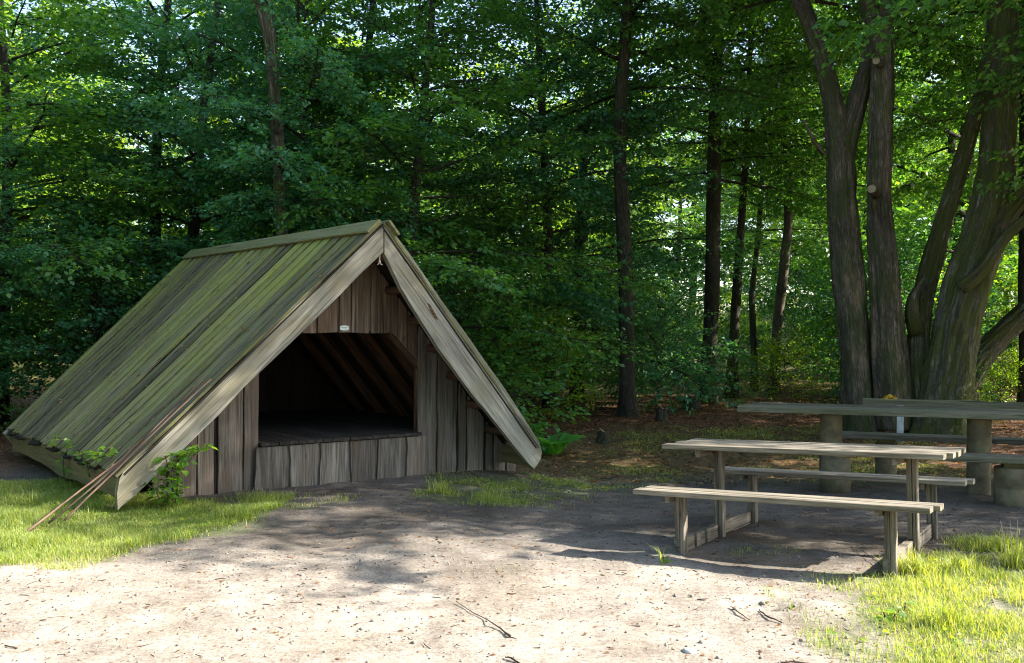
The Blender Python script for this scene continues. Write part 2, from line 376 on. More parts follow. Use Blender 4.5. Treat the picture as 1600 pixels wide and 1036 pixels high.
# ------------------------------------------------------------------ ground
def spaced(a, b, st, far, g=1.18):
    c = list(np.arange(a, b, st)); s = st; v = c[-1]
    while v < far: s *= g; v += s; c.append(v)
    s = st; v = c[0]; pre = []
    while v > -far: s *= g; v -= s; pre.append(v)
    return np.array(pre[::-1] + c)
gx = spaced(-7, 7, 0.06, 400); gy = spaced(3.2, 14, 0.06, 400)
XX, YY = np.meshgrid(gx, gy, indexing='ij')
near = (1 - sstep(16, 26, np.hypot(XX, YY)))
ZZ = gz(XX, YY) + gmicro(XX, YY) * near
nx, ny = XX.shape
idx = np.arange(nx * ny).reshape(nx, ny)
F = np.stack([idx[:-1, :-1], idx[1:, :-1], idx[1:, 1:], idx[:-1, 1:]], -1).reshape(-1, 4)
GP = np.stack([XX.ravel(), YY.ravel()], 1)
def band(y, x):  # line where bare earth turns to litter
    return y
lit = sstep(-0.6, 0.8, (YY - (11.6 + 0.05 * XX)) + 1.6 * vnoise(XX, YY, 1.3, 21))
lit = np.maximum(lit, sstep(0, 1, (-5.3 - XX) + vnoise(XX, YY, 1.0, 22)) * sstep(8.7, 9.6, YY))
damp_shade = sstep(-0.9, 1.2, YY - (6.9 - 0.10 * XX) + 1.4 * vnoise(XX, YY, 1.1, 23) + 0.5 * vnoise(XX, YY, 0.35, 24))  # trampled darker soil towards the tables, with some shade painted in
PG_L = gpoly([(-60, 770), (60, 752), (190, 790), (280, 784), (420, 786), (430, 800), (335, 830), (225, 851), (135, 870), (55, 888), (-80, 893)])
PG_R = gpoly([(1365, 890), (1420, 872), (1500, 885), (1560, 862), (1680, 835), (1900, 900), (2200, 1300), (1500, 1300), (1415, 1060), (1352, 985), (1350, 930)])
PG_M = gpoly([(650, 765), (700, 745), (800, 735), (860, 728), (950, 742), (880, 770), (780, 785), (680, 788)])
PG_B = gpoly([(820, 700), (900, 680), (1030, 668), (1290, 668), (1500, 690), (1500, 740), (1300, 742), (1130, 728), (1000, 745), (900, 752), (840, 735)])
green = np.zeros(XX.size)
for pg, wgt in ((PG_L, 0.9), (PG_R, 0.9), (PG_M, 0.6), (PG_B, 0.4)):
    jit = np.stack([vnoise(GP[:, 0], GP[:, 1], 0.35, 31), vnoise(GP[:, 0], GP[:, 1], 0.35, 32)], 1)
    acc = sum(inpoly(GP + jit * s, pg) for s in (0.3, 0.6, 0.9, 1.2)) / 4
    green = np.maximum(green, acc * wgt)
green = np.maximum(green, (sstep(22, 27, YY + 3 * vnoise(XX, YY, 3.0, 91)) * 0.9).ravel())
me = raw_mesh('ground', np.stack([XX.ravel(), YY.ravel(), ZZ.ravel()], 1), F, attrs={'litter': lit.ravel(), 'green': green, 'damp_shade': damp_shade.ravel()}, smooth=True)
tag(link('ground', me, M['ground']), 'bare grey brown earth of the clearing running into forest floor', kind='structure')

# ------------------------------------------------------------------ wooden shelter
SX, SY, SYAW = -1.526, 9.921, 0.656
SC, SS = math.cos(SYAW), math.sin(SYAW)
def fr(u, v, z): return Vector((SX + SC * u - SS * v, SY + SS * u + SC * v, z))
def fp(px, py, v):     # pixel -> (u, z) on the plane at depth v behind the gable face
    d = ray(px, py); o = np.array([0, 0, HC]); n = np.array([-SS, SC, 0]); p0 = np.array([SX, SY, 0]) + n * v
    t = ((p0 - o) @ n) / (d @ n); P = o + d * t
    return ((P[0] - SX) * SC + (P[1] - SY) * SS, P[2])
UA, HA, DR, DE = 0.25, 2.69, 5.3, 4.5
WL, ZL, ZR = 2.291, 0.34, 0.28
shelter = thing('wooden_shelter', 'steep A-roofed wooden sleeping shelter with mossy board roof and open front', 'shelter', (SX, SY, 0), SYAW)

BL_out = [(599, 352), (527, 419), (454, 487), (380, 560), (347, 597), (275, 663), (230, 704), (194, 735)]
BL_in = [(184, 797), (200, 784), (226, 760), (284, 704), (342, 648), (380, 606), (411, 577), (473, 518), (530, 462), (562, 429), (599, 394)]
lp = [fp(x, y, 0) for x, y in BL_out + [(187, 748), (183, 770)] + BL_in]
b = MB(); b.prism([p for p in lp], fr, 0, 0.07, (0.72, 0.69)); bl = b.build('bargeboard', M['barge'], shelter)
BR_out = [(601, 352), (610, 356), (643, 400), (689, 468), (728, 521), (751, 554), (790, 609), (822, 658), (843, 691), (847, 706)]
BR_in = [(845, 718), (835, 733), (823, 721), (763, 645), (741, 620), (689, 549), (650, 488), (627, 450), (601, 396)]
rp = [fp(x, y, 0) for x, y in BR_out + BR_in]
b = MB(); b.prism(rp, fr, 0.002, 0.07, (0.66, -0.75)); b.build('bargeboard', M['barge'], shelter)
# split knot hole on the right bargeboard
b = MB()
kp = [fp(x, y, 0) for x, y in ((668, 473), (672, 476), (681, 492), (684, 500), (679, 497), (672, 484))]
b.prism(kp, fr, -0.003, 0.002); b.build('knot_scar', M['fresh'], shelter)
# roof: boards on boards. slope frames
def slope_pt(side, f, v, lift=0.0):
    """f=0 ridge .. 1 eave, v = 0 front .. 1 back ; side -1 left, +1 right"""
    ru, rz = UA, HA - 0.02
    eu, ez = (-WL, ZL) if side < 0 else (WL, ZR)
    u = ru + (eu - ru) * f; z = rz + (ez - rz) * f
    d = 0.0 + (DR + (DE - DR) * f) * v
    nrm = Vector((-(rz - ez), 0, (ru - eu))) if side < 0 else Vector(((rz - ez), 0, (eu - ru)))
    nrm.normalize()
    if nrm.z < 0: nrm = -nrm
    return fr(u + nrm.x * lift, d, z + nrm.z * lift), nrm
for side, nm in ((-1, 'left'), (1, 'right')):
    up = MB(); low = MB(); nb = 24
    for i in range(nb):
        v0, v1 = (i) / nb, (i + 1) / nb; vc = (v0 + v1) / 2
        e_ = random.uniform(-0.006, 0.02)
        pa, n = slope_pt(side, 0.0, vc, -0.012); pb, _ = slope_pt(side, 1.0 + e_, vc, -0.012)
        wdir = fr(0, 1, 0) - fr(0, 0, 0)
        low.plank(pa, pb, wdir, (DR / nb) * 1.02, 0.022, 8, 0.003, W2=(DE / nb) * 1.02, wet=(1.0, 0.4))
    for i in range(nb + 1):
        vc = i / nb; lift = 0.026
        if i == 0: vc = 0.010
        e_ = random.uniform(0.0, 0.014); wdth = random.uniform(0.56, 0.74)
        pa, n = slope_pt(side, 0.0, vc, lift); pb, _ = slope_pt(side, 1.0 + e_, vc, lift + random.uniform(0, 0.006))
        up.plank(pa, pb, wdir, (DR / nb) * wdth, 0.028, 26, 0.0045, W2=(DE / nb) * wdth, bow=random.uniform(-0.01, 0.012), wet=(1.25, 0.55), twist=0.002)
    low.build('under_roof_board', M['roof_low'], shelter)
    up.build('roof_slope', M['roof'], shelter)
# ridge boards
b = MB()
for side in (-1, 1):
    f = 0.065 if side < 0 else 0.06
    pa, n = slope_pt(side, f * 0.5, -0.012, 0.065); pb, _ = slope_pt(side, f * 0.5, 1.006, 0.065)
    e0, _ = slope_pt(side, 0, 0, 0); e1, _ = slope_pt(side, 1, 0, 0)
    b.plank(pa, pb, e1 - e0, 0.185, 0.024, 14, 0.003, bow=0.0)
b.build('ridge_cap', M['ridge'], shelter)
# eave boards below the slopes
for side in (-1, 1):
    b = MB(); e = -WL if side < 0 else WL; ez = ZL if side < 0 else ZR
    rings = []; gs = []
    for i in range(13):
        v = i / 12 * (DE - 0.02) + 0.05; dip = 0.02 * math.sin(v * 2.2) + 0.01 * math.sin(v * 5)
        top = ez - 0.028; bot = ez - 0.25 + dip
        o0, o1 = (e + side * 0.0, e - side * 0.06)
        ring = [fr(o0, v, top), fr(o1, v, top), fr(o1 - side * 0.012, v, bot), fr(o0 - side * 0.012, v, bot)]
        rings.append(ring); gs.append([(v, 0, top), (v, 0.05, top), (v, 0.05, bot), (v, 0, bot)])
    b.sweep(rings, gs, random.random()); b.build('eave_board', M['eave'], shelter)
# back bargeboards
for side in (-1, 1):
    b = MB()
    a0, _ = slope_pt(side, 0.02, 1.0, -0.10); a1, _ = slope_pt(side, 1.03, 1.0, -0.10)
    b.plank(a0 + (fr(0, .06, 0) - fr(0, 0, 0)), a1 + (fr(0, .06, 0) - fr(0, 0, 0)), Vector((0, 0, 1)), 0.27, 0.06, 10, 0.003)
    b.build('bargeboard', M['barge'], shelter)

# front wall ---------------------------------------------------------
RV = 0.56
inner_l = [fp(x, y, 0) for x, y in ((183, 797), (599, 372))]; inner_r = [fp(x, y, 0) for x, y in ((601, 372), (835, 731))]
def roof_z(u, back=0.03):
    if u < UA: f = (UA - u) / (UA + WL); z = HA + (ZL - HA) * f
    else: f = (u - UA) / (WL - UA); z = HA + (ZR - HA) * f
    return z - 0.07 - back
def u_at(px, py=740, v=RV): return fp(px, py, v)[0]
def z_at(px, py, v=RV): return fp(px, py, v)[1]
OPX0, OPX1 = u_at(404, 640), u_at(653.5, 640)
SILL = (z_at(404, 690) + z_at(653, 676)) / 2
LINT = z_at(545, 520)
DIAG = [fp(615, 521, RV), fp(653.5, 566, RV)]
def bot_z(u):
    us = [fp(x, y, RV) for x, y in ((278, 787), (395, 784), (530, 770), (665, 757), (806, 738))]
    return float(np.interp(u, [p[0] for p in us], [p[1] for p in us]))
low_w = MB(); up_w = MB(); gab = MB()
def vboard(mb, u0, u1, z0f, z1f, v, T=0.024, wob=0.004, nseg=14):
    uc = (u0 + u1) / 2; z0, z1 = z0f(uc), z1f(uc)
    if z1 - z0 < 0.03: return
    # sheared top follows the roof line: build as polygon with wavy edges
    nS = nseg; ph = [random.random() * 6 for _ in range(4)]; L = []; Rr = []
    za0, za1 = z0f(u0), z0f(u1); zb0, zb1 = z1f(u0), z1f(u1)
    for i in range(nS + 1):
        f = i / nS
        l = za0 + (zb0 - za0) * f; r = za1 + (zb1 - za1) * f
        L.append((u0 + wob * (math.sin(l * 9 + ph[0]) + 0.5 * math.sin(l * 23 + ph[1])), l))
        Rr.append((u1 + wob * (math.sin(r * 8 + ph[2]) + 0.5 * math.sin(r * 21 + ph[3])), r))
    rings = []; gs = []; o = (random.random() * 30, random.random() * 30)
    for (lu, lz), (ru_, rz_) in zip(L, Rr):
        c = [(lu, v + T), (lu, v + 0.004), (lu + 0.004, v), (ru_ - 0.004, v), (ru_, v + 0.004), (ru_, v + T)]
        zz = [lz, lz, lz, rz_, rz_, rz_]
        rings.append([fr(a, bb, z) for (a, bb), z in zip(c, zz)]); gs.append([(z + o[0], a + o[1], bb) for (a, bb), z in zip(c, zz)])
    mb.sweep(rings, gs, random.random())
def bz(u): return bot_z(u) + 0.02
def wall_run(mb_f, mb_b, edges, z0f, z1f, v, gap=0.012, back=True, wob=0.004):
    for (a, b_) in edges: vboard(mb_f, a, b_, lambda u: z0f(u) + 0, z1f, v, wob=wob)
    if back:
        for (a, b_), (c, d) in zip(edges[:-1], edges[1:]):
            vboard(mb_b, b_ - 0.05, c + 0.05, lambda u: z0f(u) + 0.012, z1f, v + 0.026, wob=0)
E_ = lambda pairs, y=740: [(u_at(a, y), u_at(b_, y)) for a, b_ in pairs]
# left of the opening (full height up to the roof)
wall_run(low_w, up_w, E_([(262, 276), (279, 307), (309, 334), (341, 379), (381, 403.5)]), bz, roof_z, RV, wob=0.002)
wall_run(low_w, up_w, E_([(240, 266)]), bz, roof_z, RV + 0.02, back=False)
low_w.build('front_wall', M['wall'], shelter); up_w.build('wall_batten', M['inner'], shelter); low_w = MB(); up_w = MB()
# right of the opening
wall_run(low_w, up_w, [(OPX1, u_at(682, 640))] + E_([(684, 713), (717, 728), (731, 756), (760, 770), (773, 790), (792, 806)], 700), bz, roof_z, RV, wob=0.004)
# below the sill, standing proud of the wall
pan = MB(); bk = MB()
lowe = E_([(396.5, 444), (450, 493), (497, 540.5), (545, 584), (587, 628), (632, 663)], 740)
sillf = lambda u: SILL - 0.045
wall_run(pan, bk, lowe, lambda u: bot_z(u) - 0.01, sillf, RV - 0.05, wob=0.007)
pan.build('sill_panel', M['wall'], shelter); bk.build('panel_batten', M['wall'], shelter)
# above the opening
def topo(u):
    if u <= DIAG[0][0]: return LINT + 0.006 * math.sin(u * 40)
    return LINT + (DIAG[1][1] - LINT) * min(1, (u - DIAG[0][0]) / (DIAG[1][0] - DIAG[0][0]))
ge = E_([(440, 455), (457, 470), (474, 494), (497, 528), (531, 548), (550, 577), (580, 594), (596, 610), (612, 621), (623, 636), (638, 652)], 500)
wall_run(gab, gab, ge, topo, roof_z, RV, wob=0.003)
low_w.build('front_wall', M['wall'], shelter); up_w.build('wall_batten', M['inner'], shelter)
gable = gab.build('gable_wall', M['gable'], shelter)
# diagonal trim at the opening's upper right corner, frame posts
b = MB()
a0 = fr(DIAG[0][0] + 0.0, RV + 0.05, DIAG[0][1] + 0.0); a1 = fr(DIAG[1][0], RV + 0.05, DIAG[1][1])
b.plank(a0 - (a1 - a0) * 0.05, a1 + (a1 - a0) * 0.15, Vector((0, 0, 1)), 0.10, 0.05, 4, 0.002)
b.plank(fr(OPX1 + 0.05, RV + 0.07, 0.1), fr(OPX1 + 0.05, RV + 0.07, DIAG[1][1] + 0.1), fr(1, 0, 0) - fr(0, 0, 0), 0.10, 0.06, 4, 0.002)
b.plank(fr(OPX0 - 0.05, RV + 0.07, 0.1), fr(OPX0 - 0.05, RV + 0.07, LINT), fr(1, 0, 0) - fr(0, 0, 0), 0.10, 0.06, 4, 0.002)
b.plank(fr(-0.66, RV + 0.07, LINT + 0.07), fr(0.92, RV + 0.07, LINT + 0.07), Vector((0, 0, 1)), 0.12, 0.06, 4, 0.002)
b.build('door_frame', M['fresh'], shelter)
# sleeping platform and its lip
b = MB(); v = RV - 0.085
fl = MB(); i = 0
u = OPX0 - 0.0
while u < OPX1 + 0.005:
    wd = random.uniform(0.085, 0.11); wd = min(wd, OPX1 + 0.01 - u)
    if wd < 0.02: break
    fl.plank(fr(u + wd / 2, RV - 0.075 + random.uniform(-.008, .008), SILL - 0.018), fr(u + wd / 2, 3.9, SILL - 0.018), fr(1, 0, 0) - fr(0, 0, 0), wd - 0.006, 0.032, 3, 0.001)
    u += wd
for uu in np.arange(-2.0, OPX0 - 0.12, 0.1): fl.plank(fr(uu, RV + 0.1, SILL - 0.018), fr(uu, 3.9, SILL - 0.018), fr(1, 0, 0) - fr(0, 0, 0), 0.094, 0.03)
for uu in np.arange(OPX1 + 0.15, 1.95, 0.1): fl.plank(fr(uu, RV + 0.1, SILL - 0.018), fr(uu, 3.9, SILL - 0.018), fr(1, 0, 0) - fr(0, 0, 0), 0.094, 0.03)
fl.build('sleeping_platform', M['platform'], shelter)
# rafters on the inside and purlins under the overhang
def slope_in(side, f, v, lift): return slope_pt(side, f, v / (DR + (DE - DR) * f), lift)[0]
for v in (0.82, 1.3, 1.85, 2.4, 3.0, 3.6):
    for side in (-1, 1):
        b = MB(); b.plank(slope_in(side, 0.03, v, -0.11), slope_in(side, 0.95, v, -0.11), fr(0, 1, 0) - fr(0, 0, 0), 0.085, 0.12, 6, 0.002)
        b.build('rafter', M['fresh'], shelter)
for side in (-1, 1):
    for f in (0.10, 0.235, 0.37, 0.50, 0.63, 0.77, 0.9):
        b = MB(); q0 = slope_in(side, f, 0.07, -0.10); q1 = slope_in(side, f, RV + 0.25, -0.10)
        q2 = (q0 + q1) / 2 + Vector((0, 0, -0.02))
        b.tube([q0, q2, q1], [0.045, 0.048, 0.045], 8); b.build('purlin', M['fresh'], shelter, True)
# back wall
b = MB(); bw_v = 4.0
for uu in np.arange(-2.0, 2.05, 0.17):
    z1 = roof_z(uu) - 0.05
    if z1 > 0.2: b.plank(fr(uu, bw_v, 0.02), fr(uu, bw_v, z1), fr(1, 0, 0) - fr(0, 0, 0), 0.178, 0.025)
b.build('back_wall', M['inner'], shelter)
# little oval plate with faint lettering, and the pale hook under the apex
b = MB(); pu, pz = fp(538, 512.5, RV - 0.004)
el = [(pu + 0.052 * math.copysign(abs(math.cos(a)) ** 0.6, math.cos(a)), pz + 0.026 * math.copysign(abs(math.sin(a)) ** 0.8, math.sin(a))) for a in np.linspace(0, 2 * math.pi, 24, endpoint=False)]
b.prism(el, fr, RV - 0.010, RV - 0.001); plate = b.build('name_plate', M['plate'], shelter)
b = MB()
for j in range(9):
    uu = pu - 0.034 + j * 0.0085; hh = random.uniform(0.003, 0.006)
    b.prism([(uu - 0.0022, pz - hh + 0.003), (uu + 0.0022, pz - hh + 0.003), (uu + 0.0022, pz + hh + 0.003), (uu - 0.0022, pz + hh + 0.003)], fr, RV - 0.0115, RV - 0.0099)
b.prism([(pu - 0.028, pz - 0.013), (pu + 0.028, pz - 0.013), (pu + 0.028, pz - 0.010), (pu - 0.028, pz - 0.010)], fr, RV - 0.0115, RV - 0.0099)
b.build('lettering', M['ink'], plate)
b = MB(); hk = [fp(x, y, 0.03) for x, y in ((594, 394), (593, 404), (592, 412), (589, 414))]
b.tube([fr(u, 0.03, z) for u, z in hk], [0.006, 0.007, 0.008, 0.004], 6)
hk = [fp(x, y, 0.03) for x, y in ((593, 406), (595, 413), (598, 414))]
b.tube([fr(u, 0.03, z) for u, z in hk], [0.007, 0.007, 0.003], 6); b.build('hook', M['bone'], shelter, True)

# ------------------------------------------------------------------ picnic tables
def tilt_empty(name, label, cat, x, y, rz, tt=0, ts=0, group=None):
    o = thing(name, label, cat, (x, y, float(gz(x, y))), 0, group)
    X = Vector((math.cos(rz), math.sin(rz), tt)).normalized(); Y = Vector((-math.sin(rz), math.cos(rz), ts)); Z = X.cross(Y).normalized(); Y = Z.cross(X)
    o.rotation_euler = Matrix((X, Y, Z)).transposed().to_euler(); return o
pt = tilt_empty('picnic_table', 'bleached wooden picnic table with its two attached plank benches in the sun', 'picnic table', 2.269, 7.539, -0.550, 0.033, -0.026)
pmx = pm(pt)
def T(u, v, z): return pmx @ Vector((u, v, z))
ud = T(1, 0, 0) - T(0, 0, 0); vd = T(0, 1, 0) - T(0, 0, 0); zd = T(0, 0, 1) - T(0, 0, 0)
HL, HW = 1.0365, 0.371
wv = [-HW, -0.115, 0.015, 0.135, 0.255, HW]
ends_l = [-0.0, 0.03, -0.01, 0.02, 0.0]; ends_r = [-0.02, 0.02, 0.035, 0.02, 0.03]
b = MB(); wv = [-HW, -0.222, -0.074, 0.074, 0.222, HW]
for i in range(5):
    c = (wv[i] + wv[i + 1]) / 2; ww = wv[i + 1] - wv[i] - 0.015
    b.plank(T(-HL + ends_l[i], c, 0.731), T(HL + ends_r[i], c, 0.731), vd, ww, 0.036, 16, 0.0025, bow=0.0)
b.build('table_top', M['table'], pt)
BO, BW, BLn = 0.971, 0.305, 1.0155
for sgn, nm in ((-1, 'f'), (1, 'b')):
    b = MB()
    for i in range(2):
        c = sgn * (BO - BW / 2) + (i - 0.5) * BW / 2
        e = 0.0 if (i == 0) else 0.04
        b.plank(T(-BLn + e * 0.5, c, 0.444), T(BLn + e, c, 0.444), vd, BW / 2 - 0.017, 0.036, 14, 0.0025)
    b.build('bench_seat', M['table'], pt)
GL = 0.727; qb = BO - BW / 2
for sx in (-1, 1):
    u = sx * GL
    b = MB(); b.plank(T(u, -qb, 0.052), T(u, qb, 0.052), zd, 0.105, 0.055, 8, 0.004)
    if sx < 0:
        for q in (-0.55, -0.33): b.plank(T(u + 0.035, q, 0.06), T(u + 0.035, q + 0.07, 0.06), zd, 0.10, 0.02)
    b.build('ground_rail', M['leg'], pt)
    for q, h in ((-qb, 0.42), (0.0, 0.705), (qb, 0.42)):
        b = MB()
        o = 0.055 * sx * (-1) * 0 + 0.0
        w_ = 0.072
        b.plank(T(u + 0.046, q, -0.02), T(u + 0.046, q, h), ud, 0.034, w_, 6, 0.001)
        b.plank(T(u + 0.008, q, 0.107), T(u + 0.008, q, h), ud, 0.036, w_ * 0.9, 6, 0.001)
        b.build('leg', M['leg'], pt)
    b = MB(); b.plank(T(u - 0.035, -0.31, 0.684), T(u - 0.035, 0.31, 0.684), zd, 0.055, 0.04, 2, 0.001); b.build('top_bearer', M['leg'], pt)
    for s in (-1, 1):
        b = MB(); b.plank(T(u - 0.032, s * qb - 0.11, 0.400), T(u - 0.032, s * qb + 0.11, 0.400), zd, 0.045, 0.035, 2, 0.001); b.build('seat_bearer', M['leg'], pt)

# big table on concrete pipes
def AT(px, py, z):   # point at height z seen at the pixel
    d = ray(px, py); return d * ((z - HC) / d[2]) + np.array([0, 0, HC])
fl_ = AT(1152, 635, 0.80); fr_ = AT(1600, 648.5, 0.80); dirv = fr_ - fl_; yaw2 = math.atan2(dirv[1], dirv[0])
L2 = 3.9; W2 = 0.75
cx = fl_[0] + math.cos(yaw2) * L2 / 2 - math.sin(yaw2) * W2 / 2; cyy = fl_[1] + math.sin(yaw2) * L2 / 2 + math.cos(yaw2) * W2 / 2
GZ2 = float(gz(cx, cyy))
bt = thing('pipe_legged_table', 'long dark slab table on concrete pipe legs in the shade of the big trees', 'table', (cx, cyy, GZ2), yaw2)
m2 = pm(bt)
def T2(u, v, z): return m2 @ Vector((u, v, z - GZ2))
vd2 = T2(0, 1, 0) - T2(0, 0, 0)
b = MB()
for i in range(4):
    c = -W2 / 2 + W2 / 4 * (i + 0.5); ex = [0, 0.05, 0.12, 0.16][i]
    b.plank(T2(-L2 / 2 + ex, c, 0.77), T2(L2 / 2, c, 0.77), vd2, W2 / 4 - 0.008, 0.06, 30, 0.004, bow=0.004)
b.build('table_top', M['old'], bt)
def pipe(c, r, z0, z1, name, parent, rings=2, squat=False):
    b = MB(); n = 24
    zs = []; nr = rings
    for i in range(nr):
        a = z0 + (z1 - z0) * i / nr; e = z0 + (z1 - z0) * (i + 1) / nr
        zs += [(a + 0.004, r * 0.965), (a + 0.014, r), (e - 0.016, r), (e - 0.002, r * 0.965)]
    b.tube([(c[0], c[1], z) for z, _ in zs], [q for _, q in zs], n, 0.01, wet=0.5)
    return b.build(name, M['concrete'], parent, True)
lc = AT(1538, 772, -0.07); m2i = m2.inverted()
lu = (m2i @ Vector((lc[0], lc[1] + 0.2, 0))).x
lu0 = (m2i @ Vector(tuple(at(1298, 660, 11.05)))).x
for uu in (lu0, lu):
    c = T2(uu, 0.0, 0); pipe(c, 0.118, gzz(c.x, c.y) - 0.05, 0.735, 'leg', bt, 2)
# squat slab block leaning at the left leg, as in the photo
b = MB(); c = T2(lu0 + 0.05, -0.06, 0); g0 = gzz(c.x, c.y)
b.tube([(c.x, c.y, g0 - 0.03), (c.x, c.y, g0 + 0.36), (c.x, c.y, g0 + 0.37)], [0.16, 0.155, 0.14], 20, 0.02, wet=0.5); b.build('footing', M['concrete'], bt, True)

def pipe_bench(name, label, cpx, Ln, Wd, zt, yaw, pil, rad, nplank=2, back=False):
    x, y = cpx; g0 = float(gz(x, y)); o = thing(name, label, 'bench', (x, y, g0), yaw)
    mm = pm(o); TT = lambda u, v, z: mm @ Vector((u, v, z - g0)); vv = TT(0, 1, 0) - TT(0, 0, 0)
    b = MB()
    for i in range(nplank):
        c = -Wd / 2 + Wd / nplank * (i + 0.5)
        b.plank(TT(-Ln / 2, c, zt - 0.03), TT(Ln / 2, c, zt - 0.03), vv, Wd / nplank - 0.008, 0.055, 20, 0.003)
    b.build('bench_seat', M['old'], o)
    for u in pil:
        c = TT(u, 0, 0); g = gzz(c.x, c.y)
        pipe(c, rad, g - 0.04, zt - 0.105, 'leg', o, 2)
        b = MB(); b.plank(TT(u - 0.09, 0, zt - 0.083), TT(u + 0.09, 0, zt - 0.083), vv, 0.2, 0.044); b.build('bearer', M['eave'], o)
    return o, TT
f0 = AT(1490, 711, 0.42); f1 = AT(1600, 716.5, 0.42)
yb = yaw2
cfx = f1[0] + math.cos(yb) * 0.55 - math.sin(yb) * 0.17; cfy = f1[1] + math.sin(yb) * 0.55 + math.cos(yb) * 0.17
pipe_bench('pipe_legged_bench', 'low dark slab bench on a thick pipe leg in front of the long slab table', (cfx, cfy), 2.6, 0.36, 0.42, yb, (-0.62, 0.9), 0.165)
g1 = AT(1312, 675, 0.42)
cbx = g1[0] + math.cos(yb) * 1.55; cby = g1[1] + math.sin(yb) * 1.55
bb, TB = pipe_bench('backrest_bench', 'dark slab bench with plank backrest behind the long slab table', (cbx, cby), 3.3, 0.34, 0.42, yb, (-1.03, 1.0), 0.12, back=True)
vvb = TB(0, 1, 0) - TB(0, 0, 0)
b = MB(); b.plank(TB(-1.28, 0.26, 0.74), TB(1.65, 0.26, 0.74), Vector((0, 0, 1)), 0.15, 0.04, 20, 0.003); b.build('backrest', M['old'], bb)
pu_ = (pm(bb).inverted() @ Vector(tuple(at(1408, 665, TB(0, .23, 0).y + 0.1)))).x
for uu in (pu_, pu_ + 1.5):
    b = MB(); b.plank(TB(uu, 0.225, 0.3), TB(uu, 0.225, 0.74), TB(1, 0, 0) - TB(0, 0, 0), 0.075, 0.02); b.build('backrest_post', M['metal'], bb)

# ------------------------------------------------------------------ foliage generators
def leaf_arrays(P, D, Nn, L, Wd, fold=0.12, curl=0.08, hexa=False):
    """P base (n,3), D direction, Nn normal, L,W (n,)"""
    D = D / np.linalg.norm(D, axis=1, keepdims=True)
    S = np.cross(D, Nn); S /= (np.linalg.norm(S, axis=1, keepdims=True) + 1e-9); U = np.cross(S, D)
    L = L[:, None]; Wd = Wd[:, None]; n = len(P)
    if not hexa:
        V = np.stack([P, P + D * L * 0.48 + S * Wd * 0.5 + U * Wd * fold, P + D * L - U * L * curl, P + D * L * 0.48 - S * Wd * 0.5 + U * Wd * fold], 1)
        F = np.arange(n * 4).reshape(n, 4); k = 4
    else:
        V = np.stack([P, P + D * L * 0.3 + S * Wd * 0.48 + U * Wd * fold, P + D * L * 0.68 + S * Wd * 0.36 + U * Wd * fold * .6, P + D * L - U * L * curl,
                      P + D * L * 0.68 - S * Wd * 0.36 + U * Wd * fold * .6, P + D * L * 0.3 - S * Wd * 0.48 + U * Wd * fold], 1)
        i = np.arange(n)[:, None] * 6
        F = np.concatenate([i + [0, 1, 2, 3], i + [0, 3, 4, 5]]); k = 6
    return V.reshape(-1, 3), F, k
def norm(a): return a / (np.linalg.norm(a, axis=-1, keepdims=True) + 1e-9)

